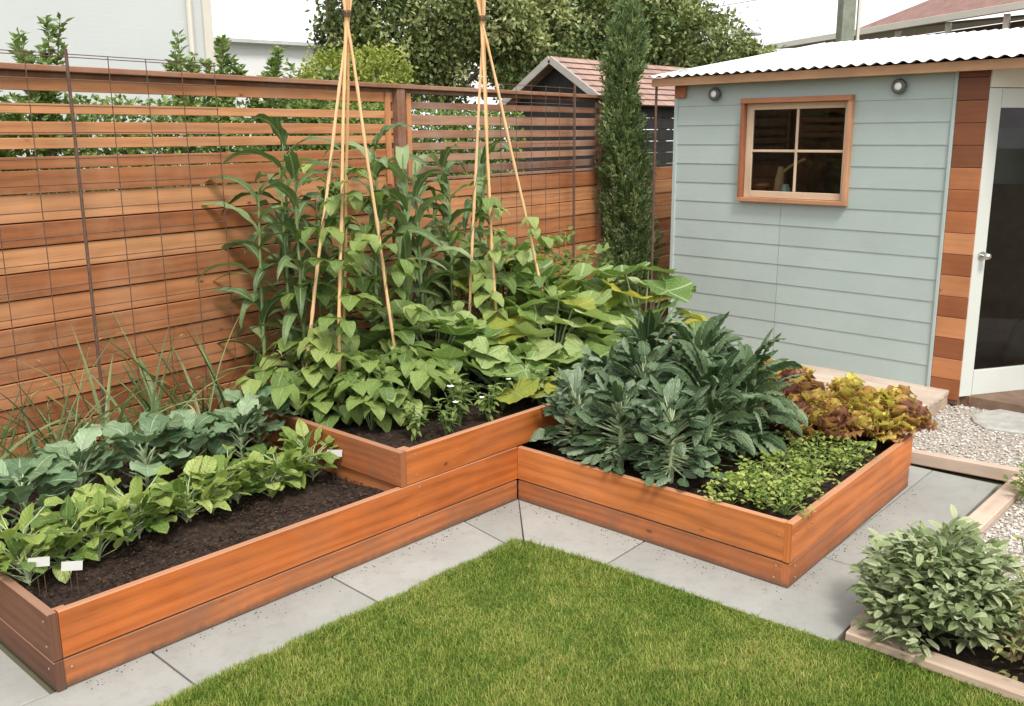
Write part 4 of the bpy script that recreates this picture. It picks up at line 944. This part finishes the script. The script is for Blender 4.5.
row('corn_plant', 'corn', 'corn stalks in front of the fence', corn, [('stalk', G['stem']), ('foliage', G['corn'])], csp,
    ['corn stalk between the two corn clumps, close to the fence', 'corn stalk in the middle clump, just behind the left cane of the right teepee', 'rightmost corn stalk but one, behind the right teepee', 'rightmost corn stalk near the fence post trellis', 'corn stalk directly behind the right teepee canes', 'second corn stalk from the left, in front of the fence', 'corn stalk close to the fence behind the left teepee', 'leftmost corn stalk in front of the fence', 'corn stalk just right of the left teepee', 'corn stalk at the left of the middle corn clump', 'tall corn stalk close to the fence in the middle clump', 'corn stalk just left of the right teepee', 'corn stalk behind the right teepee', 'frontmost corn stalk of the middle clump', 'corn stalk nearest the left teepee canes'], 4, (.92, 1.08), 91)
# --- squash
def squash(cx, cy, n, sz, rad, lab, seed, hmin=.25, hmax=.62, yel=.15):
    random.seed(seed); f = MB(); s = MB(); y = MB(); base = Vector((cx, cy, .5))
    for k in range(n):
        az = k*2.4+U(-.3, .3); rr = rad*math.sqrt((k+.5)/n); h = hmax-(hmax-hmin)*(rr/rad)**1.5+U(-.06, .06)
        q = Vector((cx+math.cos(az)*rr, cy+math.sin(az)*rr, .5+h)); tube(s, [tuple(base), tuple(base.lerp(q, .55)+Vector((0, 0, .05))), tuple(q)], [.009, .008, .006], 7)
        palm(y if U(0, 1) < yel else f, q-Vector((math.cos(az), math.sin(az), 0))*sz*.1, az+U(-.5, .5), U(-.55, .15)+(.5 if U(0, 1) < .3 else 0), sz*U(.7, 1.15), 5, U(.10, .24), U(.05, .35), U(.04, .10), roll=U(-.35, .35), seg=40)
    t = thing('squash_plant', lab, 'squash plant', base, 0, 'big-leaved squash plants in the planter tier')
    s.build('stem', G['palestem'], t, smooth=True); f.build('foliage', G['squash'], t, smooth=True)
    if y.n: y.build('yellow_foliage', G['squashy'], t, smooth=True)
squash(3.62, .66, 24, .20, .54, 'big-leaved squash plant at the planter front beside the kale', 111, .12, .42, .08)
squash(4.30, .74, 34, .25, .70, 'tall squash plant with broad pale leaves in the middle of the planter', 112, .25, .62, .12)
squash(4.85, 1.05, 24, .26, .70, 'squash plant with yellowing leaves near the shed end of the planter', 113, .3, .68, .35)
squash(4.65, 1.70, 24, .25, .66, 'squash plant at the back of the planter below the conifer', 114, .4, .92, .1)
squash(3.40, 1.15, 24, .22, .56, 'squash plant between the two cane teepees', 115, .25, .55, .05)
squash(5.30, .55, 22, .24, .60, 'yellow-green squash plant spilling from the planter end towards the deck', 116, .12, .80, .3)
# yellow-leaved bush left behind planter
def bushy(name, lab, cat, c, rx, ry, h, n, mat, ls, lw, seed, up=.5, stems=14, group=None, prof='ovate', z0=.0, stemmat=None, arch=(.2, 1.)):
    random.seed(seed); f = MB(); s = MB(); c = Vector(c)
    tips = []
    for i in range(stems):
        az = i*2.4; rr = math.sqrt((i+.5)/stems); tip = c+Vector((math.cos(az)*rr*rx, math.sin(az)*rr*ry, h*(1-.55*rr**2)*U(.8, 1.05))); tips.append((tip, az, rr))
        tube(s, [tuple(c), tuple(c.lerp(tip, .5)+Vector((0, 0, .06*h))), tuple(tip)], [.006, .005, .003], 5)
    for k in range(n):
        tip, az, rr = tips[k % stems]; q = c.lerp(tip, U(.35, 1.0)**.6)+Vector((U(-1, 1)*rx, U(-1, 1)*ry, U(-1, 1)*h*.6))*.13
        q.z = max(q.z*(1.0 if k % 4 else U(.15, .8)), c.z+z0+.015); a2 = az+U(-1.4, 1.4)
        leaf(f, tuple(q), a2, U(-.3, .9)+up*(1-rr)*.7, ls*U(.7, 1.2), lw*U(.8, 1.2), prof, arch=U(*arch), fold=U(.05, .35), roll=U(-.5, .5), nv=5, nu=2)
    t = thing(name, lab, cat, c, 0, group); s.build('stem', stemmat or G['stem'], t, smooth=True); f.build('foliage', mat, t, smooth=True); return t
bushy('bushy_vegetable_plant', 'bushy green plant at the back corner between the squash and the conifer', 'vegetable plant', (5.75, 1.75, .35), .65, .5, 1.25, 620, G['bean'], .11, .06, 121)
bushy('bushy_vegetable_plant', 'bushy green plant behind the right teepee in front of the fence', 'vegetable plant', (5.1, 2.05, .45), .55, .35, 1.15, 460, G['bean'], .11, .06, 122)
# golden-leaf strap plant at the shed corner
random.seed(5); f = MB()
for k in range(26): leaf(f, (6.55+U(-.06, .06), 1.35+U(-.06, .06), .0), U(0, 6.28), U(.9, 1.45), U(.6, .95), .03, 'strap', arch=U(.4, 1.3), fold=.4, nv=8, nu=2)
t = thing('grass_clump', 'clump of orange strap leaves at the left corner of the shed', 'ornamental grass', (6.55, 1.35, 0)); f.build('foliage', G['dry'], t, smooth=True)

# --- kale
def kale_lac(seed):
    random.seed(seed); f = MB(); s = MB(); tube(s, [(0, 0, -.05), (.01, 0, .25), (0, .01, .42)], [.02, .018, .014], 8)
    for k in range(120):
        q = k/120; az = U(0, 6.28) if k % 3 else k*2.4; h = .08+.36*q; e = .0+1.25*q**1.3+U(-.25, .25); pl = U(.06, .17)
        b = Vector((0, 0, h)); pe = b+Vector((math.cos(az)*math.cos(e), math.sin(az)*math.cos(e), math.sin(e)))*pl; tube(s, [tuple(b), tuple(pe)], [.006, .004], 5)
        leaf(f, tuple(pe), az+U(-.5, .5), min(e+U(.1, .7), 1.45), U(.16, .32), U(.045, .075), 'oblong', arch=U(.7, 2.5)*(1.15-.4*q), fold=U(-.2, .1), ruf=U(.15, .35), freq=6, curl=.45, nv=14, nu=4, edge=.08, roll=U(-.8, .8), twist=U(-1., 1.), zmin=.09)
    return s, f
def kale_sav(seed):
    random.seed(seed); f = MB(); s = MB(); tube(s, [(0, 0, -.05), (.01, 0, .2), (0, .01, .34)], [.02, .018, .014], 8)
    for k in range(140):
        q = k/140; az = U(0, 6.28) if k % 3 else k*2.4; h = .05+.30*q; e = -.25+1.35*q; pl = U(.08, .22)*(1.2-.5*q)
        b = Vector((0, 0, h)); pe = b+Vector((math.cos(az)*math.cos(e), math.sin(az)*math.cos(e), math.sin(e)))*pl; pe.z = max(pe.z, .09); tube(s, [tuple(b), tuple(pe)], [.005, .004], 5)
        leaf(f, tuple(pe), az+U(-.9, .9), e+.1+U(-.4, .5), U(.09, .19), U(.05, .085), 'oblong', arch=U(.2, 1.7), fold=U(-.2, .1), ruf=U(.08, .25), freq=3.5, curl=.40, nv=9, nu=4, edge=.04, roll=U(-1., 1.), twist=U(-.7, .7), zmin=.08)
    return s, f
gk = 'kale plants in the square bed'
row('kale_plant', 'kale', gk, kale_sav, [('stem', G['palestem']), ('foliage', G['kale2'])], [(3.36, -.28, .32), (3.32, -.66, .32), (3.72, -.24, .42), (3.34, -1.02, .32), (3.64, -.60, .50)],
    ['broad-leaved kale plant nearest the inner corner of the two beds', 'broad-leaved kale plant hanging over the front board of the square bed', 'broad-leaved kale plant behind, beside the squash', 'broad-leaved kale plant next to the small green herbs', 'broad-leaved kale plant in the middle of the kale clump'], 3, (.95, 1.15), 131)
row('kale_plant', 'kale', gk, kale_lac, [('stem', G['palestem']), ('foliage', G['kale'])], [(3.68, -1.08, .34), (3.92, -.84, .50), (4.00, -.40, .44), (4.02, -1.14, .33)],
    ['tall long-leaved kale plant in front, with dark strap leaves', 'tallest long-leaved dark kale plant with upright leaves', 'long-leaved dark kale plant at the back, towards the squash', 'long-leaved dark kale plant nearest the lettuces'], 3, (1.0, 1.2), 141)
# --- lettuce
def lettuce(seed):
    random.seed(seed); f = MB()
    for k in range(95):
        q = k/95; az = k*2.4+U(-.5, .5); e = -.05+1.4*q; rr = .09*(1-q)+.02
        leaf(f, (math.cos(az)*rr, math.sin(az)*rr, .04+.14*q), az, e+.25, U(.09, .17), U(.08, .13), 'round', arch=U(-.9, .6), fold=U(-.1, .4), ruf=U(.4, .7), freq=5, nv=12, nu=8, edge=.12, roll=U(-.6, .6), rp=2.5, var=min(1, max(0, .22+.55*q+U(-.5, .45))))
    return (f,)
row('lettuce', 'lettuce', 'red and yellow leaf lettuces in the square bed', lettuce, [('foliage', G['lett'])], [(4.52, -1.42, .36), (4.72, -1.15, .42), (4.82, -1.64, .36), (4.95, -1.0, .42), (4.98, -1.42, .40), (4.99, -1.76, .36), (4.72, -.90, .42)],
    ['yellow-red frilly lettuce nearest the green herbs', 'yellow frilly lettuce between the kale and the bed end', 'reddish frilly lettuce in the middle of the lettuce clump', 'yellow frilly lettuce at the back of the clump beside the deck', 'orange frilly lettuce at the bed end by the deck', 'reddish frilly lettuce hanging over the far bed corner', 'yellow frilly lettuce touching the kale leaves'], 4, (1.05, 1.3), 151)
# --- herbs
def herb(seed):
    random.seed(seed); f = MB(); s = MB()
    for k in range(22):
        az = k*2.4; rr = U(.01, .11); h = U(.03, .12); tip = Vector((math.cos(az)*rr, math.sin(az)*rr, h)); tube(s, [(0, 0, 0), tuple(tip)], .0015, 4)
        for j in range(8):
            q = tip+Vector((U(-.02, .02), U(-.02, .02), U(-.03, .01))); leaf(f, tuple(q), U(0, 6.28), U(-.2, .9), U(.014, .027), U(.010, .020), 'oblong', arch=U(.2, 1.), fold=.2, ruf=.3, nv=3, nu=2)
    return s, f
hs_ = [(3.36, -1.62), (3.30, -1.80), (3.52, -1.76), (3.56, -1.55), (3.74, -1.72), (3.80, -1.48), (3.96, -1.62), (4.05, -1.40), (4.16, -1.74), (4.22, -1.56), (4.38, -1.72), (3.45, -1.42), (3.25, -1.50), (4.3, -1.35)]
hl = ['small green herb near the corner of the square bed, beside bare soil', 'small green herb tucked right into the near corner of the square bed', 'small green herb along the right side board, nearest the corner', 'small green herb a step behind the bed corner', 'small green herb along the side board, third from the corner', 'small green herb between the kale and the side board', 'dense green herb in the middle of the herb patch', 'green herb under the long kale leaves', 'green herb by the side board close to the lettuces', 'green herb just in front of the red lettuces', 'green herb squeezed between side board and lettuce', 'small green herb at the foot of the broad-leaved kale', 'small green herb by the front board of the square bed', 'green herb between the long kale and the lettuce']
row('herb_plant', 'herb', 'small bright green herbs in the square bed', herb, [('stem', G['stem']), ('foliage', G['herb'])], [(x, y, .31) for x, y in hs_], hl, 4, (1.25, 1.7), 161)

# --- sage and neighbours
bushy('sage_bush', 'big rounded grey-green sage bush spilling over the timber edging at lower right', 'sage bush', (3.10, -2.72, 0), .38, .40, .55, 2700, G['sage'], .082, .034, 171, stems=80, prof='oblong', up=.6)
bushy('perennial_plant', 'brownish plant with dry seed heads at the right edge beside the sage', 'garden plant', (3.05, -3.22, 0), .24, .26, .42, 620, G['brown'], .05, .022, 172, stems=26)
bushy('perennial_plant', 'small green and yellow plant in the gravel at the right edge', 'garden plant', (5.30, -2.66, 0), .20, .24, .30, 420, G['herb'], .045, .022, 173, stems=24)
bushy('perennial_plant', 'small yellowish sprig growing at the back of the sage bush', 'garden plant', (3.52, -3.06, 0), .14, .14, .62, 160, G['lime'], .04, .02, 174, stems=12)
for i, (x, y, lb) in enumerate([(6.5, -2.55, 'tiny low weed in the gravel by the right edge'), (6.9, -2.5, 'tiny weed beside the flat stone in the gravel'), (7.9, -1.95, 'small reddish weed by the shed door step')]):
    bushy('weed', lb, 'weed', (x, y, 0), .06, .06, .08, 30, G['herb'] if i < 2 else G['lett'], .035, .018, 180+i, stems=6, group='small weeds in the gravel')

# --- conifer
random.seed(9)
cf = thing('conifer', 'tall narrow green conifer between the fence and the shed', 'conifer', (7.42, 2.38, 0))
mb = MB(); tube(mb, [(7.56, 2.38, 0), (7.55, 2.38, 2), (7.54, 2.38, 3.4)], [.05, .03, .008], 8); mb.build('trunk', G['bark'], cf, smooth=True)
prof_ = [(0.4, .30), (1.1, .36), (1.7, .36), (2.1, .33), (2.35, .26), (2.60, .17), (2.72, .155), (2.9, .19), (3.15, .26), (3.35, .23), (3.5, .15), (3.62, .04)]
nB = 3200; zz_ = rng.uniform(.4, 3.7, nB); rz_ = np.interp(zz_, [p[0] for p in prof_], [p[1] for p in prof_])
az_ = rng.uniform(0, 2*PI, nB); rad_ = rz_*rng.uniform(.05, 1.0, nB)**.5*(1+.25*np.sin(az_*3+zz_*5)+.12*np.sin(zz_*17))
rad_ = rad_*.66
C0 = np.stack([7.56+.10*np.sin(zz_*1.7)+rad_*np.cos(az_), 2.38+rad_*np.sin(az_), zz_], 1)
mb = MB(); k = 22; Pn = np.repeat(C0, k, 0); vb = np.repeat(rng.uniform(0, 1, nB), k)
dirb = np.stack([np.cos(az_)*.55, np.sin(az_)*.55, np.full(nB, 1.)], 1)+rng.normal(size=(nB, 3))*.25; dirb /= np.linalg.norm(dirb, axis=1)[:, None]
tt = rng.uniform(0, .16, nB*k)[:, None]; D = np.repeat(dirb, k, 0); P = Pn+D*tt+rng.normal(size=Pn.shape)*.010
D2 = D+rng.normal(size=D.shape)*.35; D2 /= np.linalg.norm(D2, axis=1)[:, None]
cards(mb, P, D2, rdir(len(P)), rng.uniform(.03, .06, len(P)), .014, np.clip(vb+rng.uniform(-.15, .15, len(P)), 0, 1)); mb.build('foliage', G['conifer'], cf)

# ================================================================== BEYOND THE FENCE
def tree(name, lab, cat, base, h0, crown, n, ls, mat, seed, trunk=.14, clumps=60, group=None):
    """crown: list of (dx,dy,z,r)"""
    rr = np.random.default_rng(seed); random.seed(seed); bx, by, bz = base
    t = thing(name, lab, cat, base, 0, group); tb = MB(); fb = MB(); tp = Vector((bx, by, h0))
    tube(tb, [base, (bx+.05, by, h0*.5), tuple(tp)], [trunk, trunk*.8, trunk*.6], 8)
    cents = []
    for (dx, dy, z, r) in crown:
        c = np.array([bx+dx, by+dy, z]); tube(tb, [tuple(tp-Vector((0, 0, .3))), tuple((np.array(tp)+c)/2+[0, 0, .1]), tuple(c)], [trunk*.5, trunk*.3, trunk*.12], 6)
        for i in range(clumps):
            d = rr.normal(size=3); d /= np.linalg.norm(d); q = c+d*r*rr.uniform(.35, 1.)**.5*np.array([1, 1, .85]); cents.append((q, r*.22*rr.uniform(.6, 1.4)))
            if i % 4 == 0: tube(tb, [tuple(c), tuple((c+q)/2+rr.normal(size=3)*.05), tuple(q)], [trunk*.10, trunk*.07, trunk*.03], 4)
    m_ = n//len(cents); Cn = np.array([c for c, _ in cents]); Rr = np.array([r for _, r in cents])
    P = np.repeat(Cn, m_, 0)+rr.normal(size=(len(cents)*m_, 3))*np.repeat(Rr, m_)[:, None]*.6
    va = np.repeat(rr.uniform(.1, .9, len(cents)), m_)+rr.uniform(-.25, .25, len(P)); D = rr.normal(size=P.shape); D[:, 2] -= .3; D /= np.linalg.norm(D, axis=1)[:, None]
    Nn = rr.normal(size=P.shape); Nn[:, 2] += 1.2; Nn /= np.linalg.norm(Nn, axis=1)[:, None]
    cards(fb, P, D, Nn, rr.uniform(.6, 1.3, len(P))*ls, ls*.55, np.clip(va, 0, 1))
    tb.build('trunk', G['bark'], t, smooth=True); fb.build('crown', mat, t); return t
tree('tree', 'dense dark green tree behind the fence between the two cane teepees', 'tree', (11.3, 9.2, 0), 3.3, [(-.7, .6, 4.3, 1.2), (.4, -.3, 4.6, 1.3), (0, .1, 5.6, 1.4), (1.3, -1.2, 4.1, 1.1), (-.3, .4, 3.6, 1.0)], 26000, .12, G['tree'], 201)
tree('tree', 'dense green tree behind the tall conifer and the tiled roof', 'tree', (14.2, 8.9, 0), 3.3, [(-.6, .6, 4.6, 1.4), (.5, -.5, 4.7, 1.4), (0, .1, 6.0, 1.6), (1.4, -1.3, 4.3, 1.2), (-.3, .2, 3.7, 1.2)], 24000, .13, G['tree'], 202)
tree('tree', 'green tree rising above the left end of the shed roof', 'tree', (17.0, 8.2, 0), 3.0, [(-.6, .6, 4.6, 1.3), (.4, -.6, 4.3, 1.2), (-.2, .2, 5.3, 1.1), (1.1, -1.3, 3.7, .95), (.2, -.2, 3.5, 1.1)], 20000, .14, G['tree'], 203)
tree('tree', 'leafy tree at the left side of the dense tree, above the lime bush', 'tree', (9.7, 10.0, 0), 3.2, [(.1, .0, 5.5, .8), (.3, -.1, 4.7, .85), (.2, .3, 4.1, .7)], 4200, .12, G['tree'], 204)
tree('bush', 'bright lime-green bush looking over the fence beside the left teepee', 'bush', (5.55, 4.5, 0), 2.2, [(-.25, .25, 3.0, .40), (.12, -.1, 3.05, .36), (.0, .1, 2.6, .45)], 9000, .055, G['lime'], 205, .05)
def sapling(base, h, n, lab, seed, rad=.16, ls=.085):
    rr = np.random.default_rng(seed); random.seed(seed); t = thing('sapling', lab, 'sapling', base, 0, 'young saplings behind the fence'); tb = MB(); fb = MB(); P, D = [], []
    for i in range(n):
        az = i*2.4; z0 = h*U(.55, .8); tip = Vector(base)+Vector((math.cos(az)*rad*U(.3, 1.2), math.sin(az)*rad*U(.3, 1.2), h*U(.86, 1.0)-base[2])); b0 = Vector((base[0], base[1], z0))
        tube(tb, [tuple(b0), tuple(b0.lerp(tip, .5)), tuple(tip)], [.008, .006, .003], 5)
        for k in range(150): f_ = U(.1, 1.0); P.append(b0.lerp(tip, f_)+Vector((U(-.02, .02), U(-.02, .02), 0))); a2 = U(0, 6.28); D.append((math.cos(a2), math.sin(a2), U(.0, 1.0)))
    tube(tb, [base, (base[0], base[1], h*.8)], [.014, .009], 6)
    P = np.array([tuple(p) for p in P]); D = np.array(D); D /= np.linalg.norm(D, axis=1)[:, None]
    cards(fb, P, D, rdir(len(P), 1.), rr.uniform(.6, 1.2, len(P))*ls, ls*.42, rr.uniform(0, 1, len(P))); tb.build('trunk', G['bark'], t); fb.build('foliage', G['sapling'], t)
sapling((1.62, 3.35, 0), 3.32, 7, 'round-topped sapling above the fence behind the thick trellis post', 211, .17)
sapling((1.15, 3.2, 0), 3.02, 5, 'low leafy sprig above the fence at the far left', 212, .17)
sapling((2.95, 3.7, 0), 3.38, 5, 'upright leafy sapling leftmost of the group left of the teepee', 213, .20)
sapling((3.3, 3.75, 0), 3.30, 5, 'leafy sapling second in the group left of the teepee', 214, .22)
sapling((3.75, 3.7, 0), 3.40, 6, 'spreading sapling nearest the left teepee top', 215, .26)
sapling((4.3, 3.9, 0), 3.15, 7, 'low bushy sapling directly behind the left teepee', 216, .3)
# hedge seen through the slats
rr = np.random.default_rng(5); n = 60000; mb = MB(); P = np.stack([rr.uniform(-1.6, 7.6, n), rr.uniform(0, .55, n), rr.uniform(1.4, 2.72, n)], 1); P[:, 1] += 3.15+.1*P[:, 0]; P[:, 2] -= .35*(rr.random(n) < .4)*rr.random(n)
kk = (np.sin(P[:, 0]*5)+np.sin(P[:, 0]*11+P[:, 2]*6)) > -1.6; P = P[kk]
D = rdir(len(P)); cards(mb, P, D, rdir(len(P)), .055, .035, rr.random(len(P))); 
mb.build('hedge', G['sapling'], kind='stuff', label='loose green hedge seen through the slats of the fence')
# neighbour's tool house with tiled roof
def tile_mat():
    m, t, B, N, L = mk('worn_roof_tiles'); uv = N('UVMap'); uv.uv_map = 'UVMap'
    br = N('TexBrick'); br.inputs['Scale'].default_value = 1; br.inputs['Brick Width'].default_value = .30; br.inputs['Row Height'].default_value = .15; br.inputs['Mortar Size'].default_value = .008
    br.inputs['Color1'].default_value = (.36, .235, .19, 1); br.inputs['Color2'].default_value = (.26, .16, .13, 1); br.inputs['Mortar'].default_value = (.12, .07, .06, 1)
    L(uv.outputs[0], br.inputs['Vector']); n = noise(t, 3, 4, .6, uv.outputs[0]); r = ramp(t, [(.3, (.8, .8, .8)), (.7, (1.2, 1.15, 1.1))]); L(n.outputs['Fac'], r.inputs[0])
    c = mixc(t, br.outputs['Color'], r.outputs[0], 1., 'MULTIPLY'); L(c, B.inputs['Base Color']); B.inputs['Roughness'].default_value = .85; bump(t, B, br.outputs['Fac'], -.8, .02); return m
M['tile'] = tile_mat(); M['greypaint'] = plain('grey_painted_board', (.33, .30, .27), .7)
nh = thing('tool_house', 'small outbuilding with a red-brown tiled gable roof behind the fence', 'outbuilding', (9.5, 4, 0))
def slope(mb, a, b, c, d, th=.04):
    a, b, c, d = map(Vector, (a, b, c, d)); L1 = (b-a).length; L2 = (d-a).length; nrm = (b-a).cross(d-a).normalized()*th
    v = [a, b, c, d]; uv = [(0, 0), (L1, 0), (L1, L2), (0, L2)]
    mb.add([tuple(x) for x in v], [(0, 1, 2, 3)], uv, .5); mb.add([tuple(x-nrm) for x in v], [(3, 2, 1, 0)], uv, .5)
    mb.add([tuple(x) for x in v]+[tuple(x-nrm) for x in v], [(0, 4, 5, 1), (1, 5, 6, 2), (2, 6, 7, 3), (3, 7, 4, 0)], uv*2, .5)
rid, eav = 3.49, 2.80
mb = MB(); nrow = 8
for i in range(nrow):
    f0, f1 = i/nrow, (i+1)/nrow+.02; y0, y1 = 3.92+(5-3.92)*f0, 3.92+(5-3.92)*min(f1, 1); z0, z1 = eav+(rid-eav)*f0, eav+(rid-eav)*min(f1, 1)
    slope(mb, (9.35, y0, z0+.012), (14.2, y0, z0+.012), (14.2, y1, z1-.004), (9.35, y1, z1-.004), .015)
slope(mb, (14.2, 6.08, eav), (9.35, 6.08, eav), (9.35, 5, rid), (14.2, 5, rid))
mb.build('roof', M['tile'], nh)
mb = MB(); bar(mb, (9.32, 3.92, eav-.04), (9.32, 5, rid-.04), .10, .04, var=.5); bar(mb, (9.32, 6.08, eav-.04), (9.32, 5, rid-.04), .10, .04, var=.5); mb.build('verge_board', M['greypaint'], nh)
mb = MB(); mb.add([(9.6, 4.05, 0), (9.6, 5.95, 0), (9.6, 5.95, 2.84), (9.6, 5, 3.44), (9.6, 4.05, 2.84)], [(0, 1, 2, 3, 4)], [(0, 0)]*5, .5)
mb.build('gable_wall', M['blackslat'], nh)
mb = MB()
for i in range(17): bar(mb, (9.6, 4.05, .08+i*.165), (14, 4.05, .08+i*.165), .155, .02, var=.5)
mb.build('side_wall', M['blackslat'], nh)
# pale houses on the left
def lapwall_mat(name, col, pitch, amt=.9):
    m, t, B, N, L = mk(name); geo = N('NewGeometry'); sx = N('SeparateXYZ'); L(geo.outputs['Position'], sx.inputs[0])
    fr_ = math_(t, 'FRACT', math_(t, 'MULTIPLY', sx.outputs[2], 1/pitch)); r = ramp(t, [(0, (.72,)*3), (.07, (1,)*3)]); L(fr_, r.inputs[0])
    n = noise(t, .6, 4, .6, geo.outputs['Position']); r2 = ramp(t, [(.3, (.95,)*3), (.7, (1.03,)*3)]); L(n.outputs['Fac'], r2.inputs[0])
    c = mixc(t, col, r.outputs[0], amt*.4, 'MULTIPLY'); c = mixc(t, c, r2.outputs[0], 1., 'MULTIPLY'); L(c, B.inputs['Base Color']); B.inputs['Roughness'].default_value = .7; bump(t, B, fr_, .5, .02); return m
M['housewall'] = lapwall_mat('pale_grey_house_siding', (.58, .61, .60), .13)
M['housewhite'] = lapwall_mat('white_house_siding', (.82, .83, .82), .2)
hs1 = thing('house', 'big pale grey house wall behind the fence at upper left', 'house', (0, 9, 0))
def wbox(mb, p0, p1, z0, z1, th): bar(mb, (*p0, (z0+z1)/2), (*p1, (z0+z1)/2), z1-z0, th, var=.5, bev=.002)
mb = MB(); wbox(mb, (-9, 9.2), (6.35, 9.2), 0, 8, .2); wbox(mb, (6.35, 9.31), (7.6, 15), 0, 8, .2); mb.build('wall', M['housewall'], hs1)
mb = MB(); bar(mb, (6.40, 9.07, 0), (6.40, 9.07, 8), .14, .04, (1, 0, 0), var=.5); mb.build('corner_trim', M['white'], hs1)
mb = MB(); tube(mb, [(6.1, 9.03, 0), (6.1, 9.03, 8)], .04, 8); mb.build('downpipe', M['white'], hs1)
slr = MB(); slope(slr, (-9.5, 8.9, 7.9), (7.4, 8.9, 7.9), (7.4, 12.5, 9.8), (-9.5, 12.5, 9.8), .1); slr.build('roof', M['tile'], hs1)
M['palemetal'] = plain('pale_roof_sheet', (.75, .76, .76), .5)
hs2 = thing('house', 'white house with louvred vents behind the saplings, left of the teepee', 'house', (11, 15, 0))
mb = MB(); wbox(mb, (9.2, 16.5), (14.2, 15.6), 0, 4.6, .2); mb.build('wall', M['housewhite'], hs2)
mb = MB(); slope(mb, (9.0, 16.2, 4.6), (14.6, 15.2, 4.6), (15.2, 18.5, 5.4), (9.6, 19.5, 5.4), .08); mb.build('roof', M['palemetal'], hs2)
mb = MB()
for (x, z) in ((9.7, 4.2), (9.7, 3.85)): bar(mb, (x, 16.27, z), (x+.5, 16.18, z), .09, .05, var=.5)
mb.build('vent', M['greypaint'], hs2)
# utility poles and lines
t = thing('utility_pole', 'brown wooden utility pole behind the left teepee top', 'utility pole', (11.8, 13.2, 0)); mb = MB(); tube(mb, [(11.8, 13.2, 0), (11.8, 13.2, 9)], .11, 10); mb.build('pole', G['bark'], t, smooth=True)
M['polegreen'] = plain('weathered_grey_green_post', (.20, .22, .17), .8, var=.25, nscale=6)
M['cable'] = plain('grey_cable', (.30, .30, .30), .7)
px_ = (15.3, 3.34); t = thing('square_post', 'thick grey-green square post rising behind the shed roof', 'post', (*px_, 0)); mb = MB(); bar(mb, (*px_, 0), (*px_, 8), .24, .20, (.8, -.6, 0), var=.5); mb.build('post', M['polegreen'], t)
mb = MB(); bar(mb, (px_[0]+.17, px_[1]-.15, 0), (px_[0]+.17, px_[1]-.15, 7.5), .05, .05, (.8, -.6, 0), var=.5); mb.build('conduit', M['white'], t)
t = thing('street_lamp', 'far thin street lamp above the left end of the shed roof', 'street lamp', (38, 19.5, 0)); mb = MB(); tube(mb, [(38, 19.5, 0), (38, 19.5, 6.6)], .06, 8); tube(mb, [(38, 19.5, 6.5), (38.6, 18.7, 6.8)], .04, 6); mb.build('pole', M['cable'], t)
mb = MB(); tube(mb, [(38.5, 18.8, 6.75), (38.8, 18.3, 6.8), (39.2, 17.8, 6.75)], [.08, .16, .06], 8); mb.build('lamp_head', M['cable'], t)
t = thing('power_line', 'thin power line crossing the white sky above the shed', 'cable', (24, 12, 6)); mb = MB(); tube(mb, [(30, 24, 6.6), (25, 14, 6.0), (22, 6, 5.9), (20, -4, 6.3)], .012, 5); mb.build('cable', M['cable'], t)
# house behind the shed at right
hr = thing('house', 'house with brown hip roof, white gutter and veranda posts behind the shed', 'house', (20, 4, 0))
EA = Vector((21.58, 7.26, 4.60)); ED = Vector((17.96-21.58, 1.246-7.257, 0)).normalized(); EN = Vector((-ED.y, ED.x, 0))
if EN.x < 0: EN = -EN
M['roofbrown'] = plain('brown_red_shingles', (.20, .105, .085), .85, var=.3, nscale=5, bmp=.5, bscale=20)
M['wallbrown'] = plain('brown_house_wall', (.16, .09, .065), .8, var=.15)
def E_(u_, n_, z_): p = EA+ED*u_+EN*n_; return (p.x, p.y, z_)
mb = MB(); slope(mb, E_(2.2, -.1, 4.64), E_(16, -.1, 4.64), E_(16, 5, 6.9), E_(5.2, 5, 6.9), .05); mb.build('roof', M['roofbrown'], hr)
mb = MB(); slope(mb, E_(-1.8, -.1, 4.62), E_(2.6, -.1, 4.62), E_(5.6, 2.5, 4.75), E_(-1.8, 2.5, 4.75), .05); mb.build('veranda_roof', M['greypaint'], hr)
mb = MB(); bar(mb, E_(-1.8, -.17, 4.57), E_(16, -.17, 4.57), .13, .12, var=.5); mb.build('gutter', M['white'], hr)
mb = MB(); bar(mb, E_(-1.5, .9, 2.2), E_(16, .9, 2.2), 4.5, .2, var=.5); mb.build('wall', M['wallbrown'], hr)
for u_ in (.5, 3.6, 5.1, 6.6, 8.2): 
    mb = MB(); bar(mb, E_(u_, .05, 0), E_(u_, .05, 4.5), .10, .10, (1, 0, 0), var=.5); mb.build('veranda_post', M['white'], hr)
mb = MB(); slope(mb, E_(6.2, -2.0, 3.75), E_(12, -2.0, 4.2), E_(12, .6, 4.45), E_(6.2, .6, 4.0), .06); mb.build('lean_to_roof', M['roofbrown'], hr)
